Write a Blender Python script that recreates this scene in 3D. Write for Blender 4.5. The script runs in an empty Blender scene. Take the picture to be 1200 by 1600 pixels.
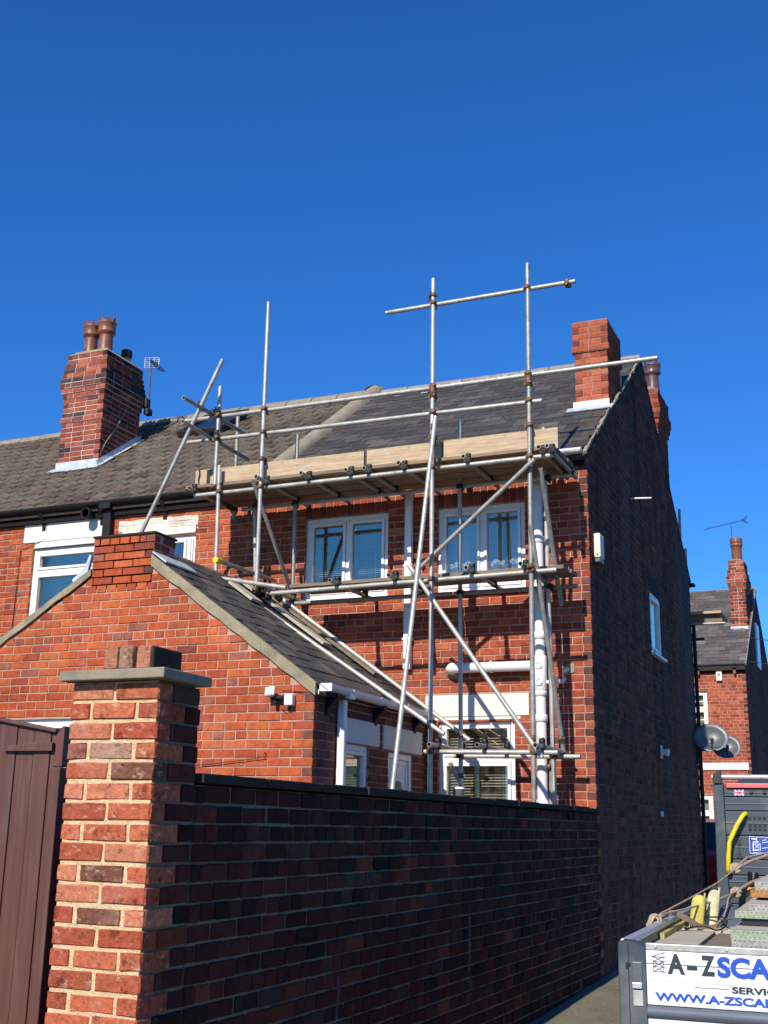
import bpy, math, random
from mathutils import Vector, Matrix
from mathutils.geometry import tessellate_polygon
S = bpy.context.scene
COL = S.collection
random.seed(7)

# ------------------------------------------------------------------ camera, world, sun, exposure
F, PITCH, ROLL, YAW = 1820., math.radians(15.1), math.radians(1.05), math.radians(23.5)
CAM = Vector((0, 0, 1.65))
_fw = Vector((-math.sin(YAW)*math.cos(PITCH), math.cos(YAW)*math.cos(PITCH), math.sin(PITCH)))
_rt = Vector((math.cos(YAW), math.sin(YAW), 0)); _up = _rt.cross(_fw)
RT = _rt*math.cos(ROLL) + _up*math.sin(ROLL); UP = RT.cross(_fw)
cd = bpy.data.cameras.new('camera'); cam = bpy.data.objects.new('camera', cd); COL.objects.link(cam)
cd.sensor_fit = 'VERTICAL'; cd.sensor_height = 24; cd.sensor_width = 18; cd.lens = F/1600*24
cd.clip_start = .05; cd.clip_end = 5000
m = Matrix((RT, UP, -_fw)).transposed().to_4x4(); m.translation = CAM
cam.matrix_world = m; S.camera = cam
S.render.resolution_x, S.render.resolution_y = 768, 1024

SUN = Vector((.035, 1, -.70)).normalized()          # direction the light travels
W = bpy.data.worlds.new('World'); S.world = W; W.use_nodes = True
nt = W.node_tree; nt.nodes.clear()
sky = nt.nodes.new('ShaderNodeTexSky'); sky.sky_type = 'NISHITA'; sky.sun_disc = False
sky.sun_elevation = math.asin(-SUN.z); sky.sun_rotation = math.atan2(-SUN.x, -SUN.y)
sky.air_density = 1.0; sky.dust_density = 0; sky.ozone_density = 4.5; sky.altitude = 100
hs = nt.nodes.new('ShaderNodeMix'); hs.data_type = 'RGBA'; hs.blend_type = 'MULTIPLY'; hs.inputs[0].default_value = 1; hs.inputs[7].default_value = (.50, .85, 1.35, 1)
h2 = nt.nodes.new('ShaderNodeHueSaturation'); h2.inputs['Saturation'].default_value = 1.06
bg = nt.nodes.new('ShaderNodeBackground'); bg.inputs[1].default_value = .11
wo = nt.nodes.new('ShaderNodeOutputWorld')
nt.links.new(sky.outputs[0], hs.inputs[6]); nt.links.new(hs.outputs[2], h2.inputs['Color']); nt.links.new(h2.outputs[0], bg.inputs[0]); nt.links.new(bg.outputs[0], wo.inputs[0])
sd = bpy.data.lights.new('sun', 'SUN'); so = bpy.data.objects.new('sun', sd); COL.objects.link(so)
sd.energy = 5.0; sd.angle = math.radians(.5); sd.color = (1, .94, .845)
so.rotation_euler = SUN.to_track_quat('-Z', 'Y').to_euler(); so.location = (0, -20, 30)
S.view_settings.view_transform = 'Standard'; S.view_settings.look = 'None'
S.view_settings.gamma = 1; S.view_settings.use_curve_mapping = False
S.view_settings.exposure = .15

# ------------------------------------------------------------------ materials
class NT:
    def __init__(s, name):
        s.m = bpy.data.materials.new(name); s.m.use_nodes = True; s.t = s.m.node_tree; s.t.nodes.clear()
        s.o = s.n('ShaderNodeOutputMaterial')
    def n(s, t, **k):
        x = s.t.nodes.new(t)
        for a, b in k.items(): setattr(x, a, b)
        return x
    def l(s, a, b): s.t.links.new(a, b)
    def noise(s, vec, scale, detail=4, rough=.55):
        x = s.n('ShaderNodeTexNoise'); x.inputs['Scale'].default_value = scale
        x.inputs['Detail'].default_value = detail; x.inputs['Roughness'].default_value = rough
        s.l(vec, x.inputs['Vector']); return x.outputs['Fac']
    def ramp(s, fac, a, b, c0=(0, 0, 0, 1), c1=(1, 1, 1, 1)):
        x = s.n('ShaderNodeValToRGB'); x.color_ramp.elements[0].position = a; x.color_ramp.elements[1].position = b
        x.color_ramp.elements[0].color = c0; x.color_ramp.elements[1].color = c1
        s.l(fac, x.inputs[0]); return x.outputs[0]
    def mix(s, fac, a, b, mode='MIX'):
        x = s.n('ShaderNodeMix', data_type='RGBA', blend_type=mode)
        if isinstance(fac, (int, float)): x.inputs[0].default_value = fac
        else: s.l(fac, x.inputs[0])
        for v, i in ((a, 6), (b, 7)):
            if isinstance(v, tuple): x.inputs[i].default_value = (*v[:3], 1)
            else: s.l(v, x.inputs[i])
        return x.outputs[2]
    def math(s, op, a, b=None):
        x = s.n('ShaderNodeMath', operation=op)
        for v, i in ((a, 0), (b, 1)):
            if v is None: continue
            if isinstance(v, (int, float)): x.inputs[i].default_value = v
            else: s.l(v, x.inputs[i])
        return x.outputs[0]
    def pos(s, scale=(1, 1, 1), obj=False):
        if obj: v = s.n('ShaderNodeTexCoord').outputs['Object']
        else: v = s.n('ShaderNodeNewGeometry').outputs['Position']
        mp = s.n('ShaderNodeMapping'); mp.inputs['Scale'].default_value = scale; s.l(v, mp.inputs[0]); return mp.outputs[0]
    def out(s, color, rough=.8, metal=0, bump=None, bstr=.3, bdist=.01, spec=.5, emit=None):
        b = s.n('ShaderNodeBsdfPrincipled')
        if isinstance(color, tuple): b.inputs['Base Color'].default_value = (*color[:3], 1)
        else: s.l(color, b.inputs['Base Color'])
        for v, i in ((rough, 'Roughness'), (metal, 'Metallic')):
            if isinstance(v, (int, float)): b.inputs[i].default_value = v
            else: s.l(v, b.inputs[i])
        b.inputs['Specular IOR Level'].default_value = spec
        if bump is not None:
            bp = s.n('ShaderNodeBump'); bp.inputs['Strength'].default_value = bstr; bp.inputs['Distance'].default_value = bdist
            s.l(bump, bp.inputs['Height']); s.l(bp.outputs[0], b.inputs['Normal'])
        s.l(b.outputs[0], s.o.inputs[0]); s.b = b
        return s.m

def mul(c, k): return tuple(x*k for x in c)
def surf(name, col, rough=.8, metal=0, var=.25, scale=8, fine=90, bstr=.15, bdist=.004, dirt=None, dirtamt=.4, spec=.5, stretch=(1, 1, 1), obj=False):
    t = NT(name); p = t.pos(stretch, obj)
    n1 = t.noise(p, scale, 5); n2 = t.noise(p, fine, 3)
    c = t.mix(t.ramp(n1, .3, .7), mul(col, 1-var), mul(col, 1+var))
    c = t.mix(.35, c, t.mix(n2, mul(col, .6), mul(col, 1.4)))
    if dirt:
        n3 = t.noise(p, scale*.45+.6, 6, .65)
        c = t.mix(t.math('MULTIPLY', t.ramp(n3, .5, .72), dirtamt), c, dirt)
    return t.out(c, rough, metal, t.math('ADD', n1, t.math('MULTIPLY', n2, .6)), bstr, bdist, spec)

def piece_mat(name, speck=(.05, .03, .03), speckamt=.35, pale=(.6, .5, .45), paleamt=.15, rough=.88, bstr=.5, bdist=.004, stretch=(1, 1, 1), scale=22, streak=0, dark=(.02,.016,.02), white=0, blotch=0, wash=0, grime=0):
    """colour = mesh attribute 'tint' x object colour, so every brick / slate has its own tone"""
    t = NT(name)
    a = t.n('ShaderNodeAttribute', attribute_name='tint').outputs['Color']
    oi = t.n('ShaderNodeObjectInfo').outputs['Color']
    base = t.mix(1., a, oi, 'MULTIPLY')
    p = t.pos(stretch)
    n1 = t.noise(p, scale, 6, .6); n2 = t.noise(p, 160, 3, .6); n3 = t.noise(p, 2.3, 5, .6); n4 = t.noise(p, 60, 4)
    c = t.mix(t.ramp(n1, .25, .75), t.mix(1., base, (.68, .66, .66), 'MULTIPLY'), t.mix(1., base, (1.28, 1.3, 1.3), 'MULTIPLY'))
    c = t.mix(t.math('MULTIPLY', t.ramp(n4, .55, .72), speckamt), c, speck)
    c = t.mix(t.math('MULTIPLY', t.ramp(n2, .3, .8), .35), c, t.mix(1., c, (.55, .52, .52), 'MULTIPLY'))
    c = t.mix(t.math('MULTIPLY', t.ramp(n3, .56, .8), paleamt), c, pale)
    if streak:
        n5 = t.noise(t.pos((1.6, 1.6, .16)), 2.2, 5, .6)
        c = t.mix(t.math('MULTIPLY', t.ramp(n5, .5, .68), streak), c, dark)
    if grime:      # soot and damp in broad uneven patches
        g1 = t.noise(t.pos((1, 1, .7)), 1.4, 6, .62); g2 = t.noise(t.pos((2.2, 2.2, .5)), 2.6, 5, .65)
        c = t.mix(t.math('MULTIPLY', t.ramp(g1, .46, .72), grime), c, t.mix(1., c, (.62, .60, .64), 'MULTIPLY'))
        c = t.mix(t.math('MULTIPLY', t.ramp(g2, .60, .72), grime*.6), c, t.mix(1., c, (.42, .42, .46), 'MULTIPLY'))
    if wash:       # broad damp and lime washes down the wall
        w1 = t.noise(t.pos((.45, .45, .10)), 1.7, 4, .55)
        c = t.mix(t.math('MULTIPLY', t.ramp(w1, .50, .66), wash), c, (.115, .098, .095))
        w2 = t.noise(t.pos((.8, .8, .3)), 1.1, 5, .6)
        c = t.mix(t.math('MULTIPLY', t.ramp(w2, .52, .64), wash*.8), c, t.mix(1., c, (.45, .42, .42), 'MULTIPLY'))
    if blotch:     # kiln-burnt and flaked patches
        n8 = t.noise(t.pos(), 11, 7, .72)
        c = t.mix(t.math('MULTIPLY', t.ramp(n8, .56, .64), blotch), c, t.mix(1., c, (.35, .30, .32), 'MULTIPLY'))
        n9 = t.noise(t.pos((1, 1, 1.7)), 17, 6, .7)
        c = t.mix(t.math('MULTIPLY', t.ramp(n9, .56, .68), .6), c, (.62, .42, .29))
    if white:      # lime runs
        n6 = t.noise(t.pos((5, 5, .35)), 2.0, 6, .7); n7 = t.noise(t.pos((.5, .5, .9)), 1.3, 2)
        c = t.mix(t.math('MULTIPLY', t.math('MULTIPLY', t.ramp(n6, .60, .74), t.ramp(n7, .48, .62)), white), c, (.30, .29, .29))
    return t.out(c, rough, 0, t.math('ADD', n1, t.math('MULTIPLY', n2, .5)), bstr, bdist, .12)

M = {}
M['brick_orange'] = piece_mat('brick_orange', paleamt=.16, pale=(.55, .34, .27), speckamt=.32, scale=16, grime=.75)
M['brick_close'] = piece_mat('brick_close', speckamt=.55, paleamt=.38, pale=(.62, .40, .30), bstr=1., bdist=.008, scale=34, blotch=.8)
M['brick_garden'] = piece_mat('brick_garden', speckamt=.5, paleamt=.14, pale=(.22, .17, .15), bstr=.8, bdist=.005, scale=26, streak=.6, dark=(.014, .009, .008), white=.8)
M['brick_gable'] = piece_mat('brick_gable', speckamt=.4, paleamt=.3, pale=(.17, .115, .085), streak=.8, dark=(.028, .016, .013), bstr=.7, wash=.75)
M['slate'] = piece_mat('slate', speck=(.30, .28, .23), speckamt=.28, pale=(.13, .12, .10), paleamt=.2, rough=.62, bstr=.6, bdist=.005, scale=14)
M['tile'] = piece_mat('tile', speck=(.05, .045, .035), speckamt=.35, pale=(.24, .21, .14), paleamt=.2, rough=.9, bstr=.6, bdist=.005, scale=18)
M['mortar_pink'] = surf('mortar_pink', (.46, .27, .19), .95, dirt=(.25, .12, .09), dirtamt=.5, scale=5)
M['mortar_red'] = surf('mortar_red', (.40, .22, .16), .95, dirt=(.16, .08, .07), dirtamt=.6, scale=5)
M['mortar_cream'] = surf('mortar_cream', (.64, .455, .25), .95, scale=30, bstr=1., bdist=.012, dirt=(.5, .34, .18), dirtamt=.5)
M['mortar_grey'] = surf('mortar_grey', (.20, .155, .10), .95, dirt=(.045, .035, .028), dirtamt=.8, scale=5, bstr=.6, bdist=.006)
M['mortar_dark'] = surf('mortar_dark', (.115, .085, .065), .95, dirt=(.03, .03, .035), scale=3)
M['mortar_white'] = surf('mortar_white', (.62, .52, .46), .95, dirt=(.2, .16, .15), dirtamt=.5, scale=5)
M['verge'] = surf('verge_mortar', (.32, .265, .16), .95, dirt=(.12, .105, .07), scale=7, bstr=.8, bdist=.01, dirtamt=.7)
M['concrete'] = surf('concrete_coping', (.27, .225, .155), .92, dirt=(.10, .09, .06), scale=10, bstr=.7, bdist=.006)
M['coping'] = surf('coping_dark', (.045, .036, .028), .9, dirt=(.05, .05, .035), scale=8, bstr=.5, spec=.08)
M['upvc'] = surf('white_upvc', (.82, .79, .74), .32, var=.03, scale=3, bstr=.02)
M['plastic_white'] = surf('white_plastic_pipe', (.80, .77, .72), .38, var=.05, scale=4, bstr=.03, dirt=(.55, .53, .46), dirtamt=.4)
M['plastic_black'] = surf('black_plastic', (.014, .012, .011), .6, bstr=.03, spec=.25)
M['fascia'] = surf('black_painted_timber', (.014, .012, .011), .8, spec=.15)
M['stone'] = surf('cream_painted_stone', (.80, .74, .60), .85, var=.08, scale=6, dirt=(.55, .48, .36), dirtamt=.35)
M['stone_grey'] = surf('grey_painted_stone', (.66, .63, .56), .85, var=.06, scale=6, dirt=(.6, .5, .3), dirtamt=.3)
M['lead'] = surf('lead_flashing', (.50, .54, .55), .55, .25, var=.25, scale=12, dirt=(.75, .76, .74), dirtamt=.6, bstr=.5, bdist=.006)
M['terracotta'] = surf('glazed_terracotta', (.23, .078, .038), .42, var=.35, scale=9, dirt=(.06, .03, .025), dirtamt=.5)
M['terracotta_dark'] = surf('dark_terracotta', (.11, .06, .055), .35, var=.3, scale=9)
M['steel_dark'] = surf('dark_steel', (.045, .04, .038), .55, .5)
M['antenna'] = surf('aluminium', (.6, .6, .6), .4, .6, var=.05)
M['rust'] = surf('rusty_steel', (.16, .075, .04), .75, .3, var=.5, scale=40)
M['brown_gate'] = surf('brown_stained_timber', (.105, .038, .023), .55, var=.28, scale=5, stretch=(6, 6, .45), dirt=(.19, .12, .095), dirtamt=.5, bstr=.5)
M['gate_new'] = surf('new_brown_timber', (.13, .045, .028), .5, var=.3, scale=5, stretch=(6, 6, .45))
M['truck_grey'] = surf('charcoal_paint', (.055, .072, .082), .42, .2, var=.12, scale=6, dirt=(.26, .25, .22), dirtamt=.4, bstr=.03)
M['truck_white'] = surf('white_panel', (.78, .78, .77), .4, var=.05, scale=9, dirt=(.45, .42, .34), dirtamt=.6, bstr=.03)
M['alu'] = surf('scuffed_aluminium', (.46, .45, .40), .5, .45, var=.3, scale=25, dirt=(.25, .24, .19), dirtamt=.6)
M['alu_bright'] = surf('bright_rail', (.62, .63, .64), .35, .5, var=.1)
M['red_plastic'] = surf('red_plastic', (.62, .14, .12), .35, var=.08)
M['yellow'] = surf('yellow_paint', (.75, .56, .01), .4, var=.06)
M['yellow_soft'] = surf('yellow_plastic', (.55, .46, .10), .85, var=.3, scale=18, dirt=(.27, .22, .09), dirtamt=.8, bstr=.5)
M['yellow_worn'] = surf('worn_yellow_paint', (.45, .38, .10), .8, var=.3, scale=18, dirt=(.16, .15, .10), dirtamt=.9)
M['yellow_pale'] = surf('pale_yellow_plastic', (.60, .56, .34), .85, var=.2, scale=18, dirt=(.34, .30, .17), dirtamt=.7, bstr=.5)
M['rubber'] = surf('grey_rubber', (.10, .12, .14), .6, var=.2, scale=3, stretch=(1, 30, 1))
M['black'] = surf('black_sack', (.008, .008, .009), .5)
M['strap'] = surf('tan_webbing', (.38, .28, .19), .9, var=.2, scale=60)
M['orange_rag'] = surf('orange_cloth', (.70, .33, .03), .9, var=.25, scale=20)
M['text_dark'] = surf('dark_vinyl', (.035, .04, .05), .4, var=.05)
M['text_blue'] = surf('blue_vinyl', (.02, .075, .44), .4, var=.05)
M['blue_sign'] = surf('blue_sign', (.025, .07, .33), .4, var=.1)
M['white_print'] = surf('white_print', (.75, .76, .8), .5, var=.05)
M['red_print'] = surf('red_print', (.6, .03, .06), .5, var=.05)
M['car_red'] = surf('red_car_paint', (.30, .008, .012), .2, var=.05)
M['car_glass'] = surf('dark_glass', (.012, .015, .018), .06)
M['tyre'] = surf('tyre_rubber', (.02, .02, .02), .85)
M['dish'] = surf('grey_dish', (.105, .115, .12), .4, .1, var=.1)
M['room'] = surf('room_wall', (.30, .27, .23), .9)
M['blind'] = surf('cream_blind', (.52, .50, .38), .6, var=.06)
M['blind_grey'] = surf('grey_blind', (.66, .65, .62), .6, var=.06)
M['curtain'] = surf('grey_curtain', (.58, .58, .56), .9, var=.15, scale=4, stretch=(8, 8, .5))
M['soot'] = surf('sooty_cement', (.25, .23, .20), .95, dirt=(.08, .08, .08))
M['door'] = surf('white_door', (.74, .75, .76), .35, var=.03)

def glass_mat():
    t = NT('window_glass'); tr = t.n('ShaderNodeBsdfTransparent'); tr.inputs[0].default_value = (.93, .95, .95, 1)
    g = t.n('ShaderNodeBsdfGlossy'); g.inputs['Roughness'].default_value = .015; g.inputs[0].default_value = (.95, .84, .64, 1)
    fr = t.n('ShaderNodeFresnel'); fr.inputs[0].default_value = 1.5
    bp = t.n('ShaderNodeBump'); bp.inputs['Strength'].default_value = .05; bp.inputs['Distance'].default_value = .02
    t.l(t.noise(t.pos(), 1.6, 1), bp.inputs['Height']); t.l(bp.outputs[0], g.inputs['Normal'])
    mx = t.n('ShaderNodeMixShader'); t.l(t.math('MINIMUM', t.math('ADD', t.math('MULTIPLY', fr.outputs[0], 1.9), .10), 1.), mx.inputs[0])
    t.l(tr.outputs[0], mx.inputs[1]); t.l(g.outputs[0], mx.inputs[2]); t.l(mx.outputs[0], t.o.inputs[0]); return t.m
M['glass'] = glass_mat()
def lace_mat():
    t = NT('lace'); tr = t.n('ShaderNodeBsdfTransparent'); d = t.n('ShaderNodeBsdfDiffuse'); d.inputs[0].default_value = (.62, .68, .72, 1)
    v = t.n('ShaderNodeTexVoronoi'); v.inputs['Scale'].default_value = 42; t.l(t.pos(), v.inputs['Vector'])
    f = t.math('MULTIPLY', t.ramp(v.outputs['Distance'], .25, .5), .9)
    mx = t.n('ShaderNodeMixShader'); t.l(f, mx.inputs[0]); t.l(tr.outputs[0], mx.inputs[1]); t.l(d.outputs[0], mx.inputs[2])
    t.l(mx.outputs[0], t.o.inputs[0]); return t.m
M['lace'] = lace_mat()
def tube_mat(name, base, rustamt, seed):
    t = NT(name); p = t.pos(); n1 = t.noise(p, 7+seed, 6, .65); n2 = t.noise(p, 70, 4, .6); n3 = t.noise(p, 2.1+seed*.3, 4)
    c = t.mix(t.ramp(n1, .3, .72), mul(base, .68), mul(base, 1.18))
    c = t.mix(t.math('MULTIPLY', t.ramp(n2, .52, .7), .5), c, mul(base, .5))
    c = t.mix(t.math('MULTIPLY', t.ramp(n3, .6, .7), rustamt), c, (.20, .10, .06))
    n4 = t.noise(t.pos((1, 1, .6)), 24, 5, .7); c = t.mix(t.math('MULTIPLY', t.ramp(n4, .60, .68), .5), c, (.60, .57, .50)); n5 = t.noise(p, 15, 5, .7); c = t.mix(t.math('MULTIPLY', t.ramp(n5, .60, .68), .55), c, (.16, .10, .07))
    r = t.math('ADD', t.math('MULTIPLY', n1, .3), .3)
    return t.out(c, r, .3, n2, .25, .002)
M['tube_a'] = tube_mat('galvanised_tube_pale', (.50, .48, .41), .12, 0)
M['tube_b'] = tube_mat('galvanised_tube_dull', (.36, .345, .29), .25, 3)
M['tube_rusty'] = tube_mat('tube_rusty', (.36, .33, .29), .95, 1)
M['coupler'] = surf('coupler_steel', (.17, .10, .06), .6, .5, var=.6, scale=50, dirt=(.25, .12, .05), dirtamt=.7)
M['coupler_dark'] = surf('coupler_dark', (.035, .032, .03), .55, .5, var=.4, scale=50)
def wood_mat(name, a, b, sx=1.2):
    t = NT(name); p = t.pos((sx, 14, 14), obj=True); n1 = t.noise(p, 3, 7, .62); n2 = t.noise(t.pos((.6, 40, 40), obj=True), 4, 4)
    n3 = t.noise(t.pos((1, 1, 1)), 5, 5)
    c = t.mix(t.ramp(n1, .3, .7), a, b)
    c = t.mix(t.math('MULTIPLY', t.ramp(n2, .45, .7), .35), c, mul(a, .55))
    c = t.mix(t.math('MULTIPLY', t.ramp(n3, .55, .75), .45), c, mul(b, .6))
    kn = t.n('ShaderNodeTexVoronoi'); kn.inputs['Scale'].default_value = 2.6; t.l(t.pos((1.6, 5, 5), obj=True), kn.inputs['Vector'])
    c = t.mix(t.math('MULTIPLY', t.ramp(kn.outputs['Distance'], .05, .11, (1, 1, 1, 1), (0, 0, 0, 1)), .6), c, mul(a, .35))
    sp = t.noise(t.pos(), 26, 6, .7); c = t.mix(t.math('MULTIPLY', t.ramp(sp, .62, .70), .6), c, (.55, .50, .42))
    ck = t.noise(t.pos((.35, 30, 30), obj=True), 3, 2); c = t.mix(t.math('MULTIPLY', t.ramp(ck, .68, .73), .6), c, mul(a, .3))
    return t.out(c, .88, 0, t.math('ADD', n1, n2), .45, .004, .2)
M['toe_board'] = wood_mat('pale_spruce_board', (.40, .27, .155), (.64, .49, .32))
M['deck_board'] = wood_mat('weathered_board', (.17, .125, .085), (.30, .23, .16))
M['deck_board_b'] = wood_mat('brown_weathered_board', (.22, .14, .08), (.36, .25, .155))
M['board_dry'] = wood_mat('dry_grey_board', (.40, .35, .26), (.56, .50, .38))
M['band_green'] = surf('green_band', (.30, .33, .23), .6, .2, var=.35, scale=60)
M['band_orange'] = surf('orange_band', (.36, .17, .05), .7, .1, var=.5, scale=50)
M['band_grey'] = surf('grey_band', (.34, .33, .29), .6, .3, var=.4, scale=60)
def ground_mat(name, base):
    t = NT(name); p = t.pos(); n1 = t.noise(p, .9, 6, .6); n2 = t.noise(p, 48, 4, .7); n3 = t.noise(p, 5, 5, .6)
    c = t.mix(t.ramp(n1, .35, .65), mul(base, .75), mul(base, 1.2))
    c = t.mix(t.math('MULTIPLY', t.ramp(n2, .48, .66), .7), c, mul(base, 1.7))
    c = t.mix(t.math('MULTIPLY', t.ramp(n3, .55, .7), .4), c, (.13, .10, .05))
    n4 = t.noise(p, 38, 5, .7); c = t.mix(t.math('MULTIPLY', t.ramp(n4, .56, .66), .5), c, mul(base, .5)); c = t.mix(t.math('MULTIPLY', t.ramp(t.noise(p, 55, 3), .66, .72), .8), c, (.22, .10, .045))
    return t.out(c, .93, 0, t.math('ADD', n2, n3), .5, .01, .2)
M['ground'] = ground_mat('worn_asphalt', (.17, .155, .105))
M['asphalt'] = ground_mat('dark_asphalt', (.055, .055, .052))
M['yard'] = ground_mat('yard_concrete', (.08, .073, .062))

# ------------------------------------------------------------------ mesh building
ORG = {}
class MB:
    def __init__(s): s.v = []; s.f = []; s.sm = []
    def add(s, vs, fs, smooth=False):
        b = len(s.v); s.v += [tuple(v) for v in vs]; s.f += [tuple(b+i for i in f) for f in fs]; s.sm += [smooth]*len(fs); return s
    def box(s, x0, x1, y0, y1, z0, z1):
        vs = [(x, y, z) for z in (z0, z1) for y in (y0, y1) for x in (x0, x1)]
        return s.add(vs, [(0, 2, 3, 1), (4, 5, 7, 6), (0, 1, 5, 4), (2, 6, 7, 3), (0, 4, 6, 2), (1, 3, 7, 5)])
    def obox(s, c, ax, ay, az):
        """oriented box: centre, half-axis vectors"""
        c, ax, ay, az = map(Vector, (c, ax, ay, az))
        vs = [c+ax*i+ay*j+az*k for k in (-1, 1) for j in (-1, 1) for i in (-1, 1)]
        return s.add(vs, [(0, 2, 3, 1), (4, 5, 7, 6), (0, 1, 5, 4), (2, 6, 7, 3), (0, 4, 6, 2), (1, 3, 7, 5)])
    def tube(s, a, b, r=.024, n=12, r2=None, hollow=False):
        a, b = Vector(a), Vector(b); d = (b-a).normalized()
        u = d.orthogonal().normalized(); w = d.cross(u); r2 = r if r2 is None else r2
        ring = lambda c, q: [c+u*q*math.cos(2*math.pi*i/n)+w*q*math.sin(2*math.pi*i/n) for i in range(n)]
        s.add(ring(a, r)+ring(b, r2), [(i, (i+1) % n, n+(i+1) % n, n+i) for i in range(n)], True)
        if hollow:
            q = r-.005
            s.add(ring(a, r)+ring(a, q)+ring(a+d*.12, q), [((i+1) % n, i, n+i, n+(i+1) % n) for i in range(n)]+[(n+(i+1) % n, n+i, 2*n+i, 2*n+(i+1) % n) for i in range(n)]+[tuple(2*n+i for i in reversed(range(n)))])
            s.add(ring(b, r)+ring(b, q)+ring(b-d*.12, q), [(i, (i+1) % n, n+(i+1) % n, n+i) for i in range(n)]+[(n+i, n+(i+1) % n, 2*n+(i+1) % n, 2*n+i) for i in range(n)]+[tuple(2*n+i for i in range(n))])
        else:
            s.add(ring(a, r), [tuple(reversed(range(n)))]); s.add(ring(b, r2), [tuple(range(n))])
        return s
    def path(s, pts, r=.02, n=8):
        pts = [Vector(p) for p in pts]; k = len(pts); rings = []
        for i, p in enumerate(pts):
            d = (pts[min(i+1, k-1)]-pts[max(i-1, 0)]).normalized()
            u = d.cross(Vector((.13, .21, .97))).normalized(); w = d.cross(u)
            rr = r[i] if isinstance(r, (list, tuple)) else r
            rings += [p+u*rr*math.cos(2*math.pi*j/n)+w*rr*math.sin(2*math.pi*j/n) for j in range(n)]
        s.add(rings, [(i*n+j, i*n+(j+1) % n, (i+1)*n+(j+1) % n, (i+1)*n+j) for i in range(k-1) for j in range(n)], True)
        s.add(rings[:n], [tuple(reversed(range(n)))]); s.add(rings[-n:], [tuple(range(n))]); return s
    def ribbon(s, pts, w=.03, up=(0, 0, 1), th=.003):
        pts = [Vector(p) for p in pts]; k = len(pts); vs = []
        for i, p in enumerate(pts):
            u = up[i] if isinstance(up, list) else up
            q = Vector(u).normalized()*w/2; d = (pts[min(i+1, k-1)]-pts[max(i-1, 0)]).normalized(); nn = d.cross(q).normalized()*th
            vs += [p-q-nn, p+q-nn, p+q+nn, p-q+nn]
        s.add(vs, [(i*4+j, i*4+(j+1) % 4, i*4+4+(j+1) % 4, i*4+4+j) for i in range(k-1) for j in range(4)]+[(3, 2, 1, 0), tuple((k-1)*4+j for j in range(4))], False); return s
    def lathe(s, c, prof, n=20, axis=(0, 0, 1), cap=True):
        c = Vector(c); d = Vector(axis).normalized(); u = d.orthogonal().normalized(); w = d.cross(u); k = len(prof)
        vs = [c+d*z+u*r*math.cos(2*math.pi*j/n)+w*r*math.sin(2*math.pi*j/n) for r, z in prof for j in range(n)]
        s.add(vs, [(i*n+j, i*n+(j+1) % n, (i+1)*n+(j+1) % n, (i+1)*n+j) for i in range(k-1) for j in range(n)], True)
        if cap: s.add(vs[:n], [tuple(reversed(range(n)))]); s.add(vs[-n:], [tuple(range(n))])
        return s
    def prism(s, poly, ext, holes=()):
        """poly: list of 3d points (planar), extruded by vector ext; holes: lists of points"""
        ext = Vector(ext); loops = [[Vector(p) for p in poly]]+[[Vector(p) for p in h] for h in holes]
        flat = [p for l in loops for p in l]; tris = tessellate_polygon(loops); n = len(flat)
        # orient
        a, b, c = (flat[i] for i in tris[0]); fl = (b-a).cross(c-a).dot(ext) > 0
        f0 = [tuple(reversed(t)) if fl else tuple(t) for t in tris]; f1 = [tuple(n+i for i in reversed(t)) for t in f0]
        fs = f0+f1; o = 0
        for l in loops:
            for i in range(len(l)):
                j = (i+1) % len(l); fs.append((o+i, o+j, n+o+j, n+o+i))
            o += len(l)
        return s.add(flat+[p+ext for p in flat], fs)

def new_mesh(name, vs, fs, mat, smooth=None):
    me = bpy.data.meshes.new(name); me.from_pydata([tuple(v) for v in vs], [], fs)
    if mat: me.materials.append(mat)
    if smooth and any(smooth): me.polygons.foreach_set('use_smooth', smooth)
    me.update(); return me
def rectify(me):
    import bmesh
    bm = bmesh.new(); bm.from_mesh(me); bmesh.ops.recalc_face_normals(bm, faces=bm.faces); bm.to_mesh(me); bm.free()
def thing(name, label, cat, org, group=None, rot=None, loc=None):
    o = bpy.data.objects.new(name, None); COL.objects.link(o); o.empty_display_size = .2
    o.location = loc if loc is not None else org
    if rot: o.rotation_euler = (0, 0, rot)
    o['label'] = label; o['category'] = cat
    if group: o['group'] = group
    ORG[o.name] = Vector(org); return o
def part(name, mb, mat, parent, bevel=0, label=None, stuff=False, recalc=True):
    lo = [min(v[i] for v in mb.v) for i in range(3)]; hi = [max(v[i] for v in mb.v) for i in range(3)]
    c = Vector([(a+b)/2 for a, b in zip(lo, hi)])
    me = new_mesh(name, [Vector(v)-c for v in mb.v], mb.f, M[mat] if isinstance(mat, str) else mat, mb.sm)
    if recalc: rectify(me)
    o = bpy.data.objects.new(name, me); COL.objects.link(o)
    if parent is not None:
        o.parent = parent; o.location = c-ORG[parent.name]
    else: o.location = c
    ORG[o.name] = c
    if bevel:
        b = o.modifiers.new('bevel', 'BEVEL'); b.width = bevel; b.segments = 2; b.limit_method = 'ANGLE'
    if label: o['label'] = label
    if stuff: o['kind'] = 'stuff'
    return o
def solo(name, mb, mat, label, cat, group=None, bevel=0):
    o = part(name, mb, mat, None, bevel); o['label'] = label; o['category'] = cat
    if group: o['group'] = group
    return o
def structure(name, mb, mat):
    o = part(name, mb, mat, None); o['kind'] = 'structure'; return o

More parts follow.
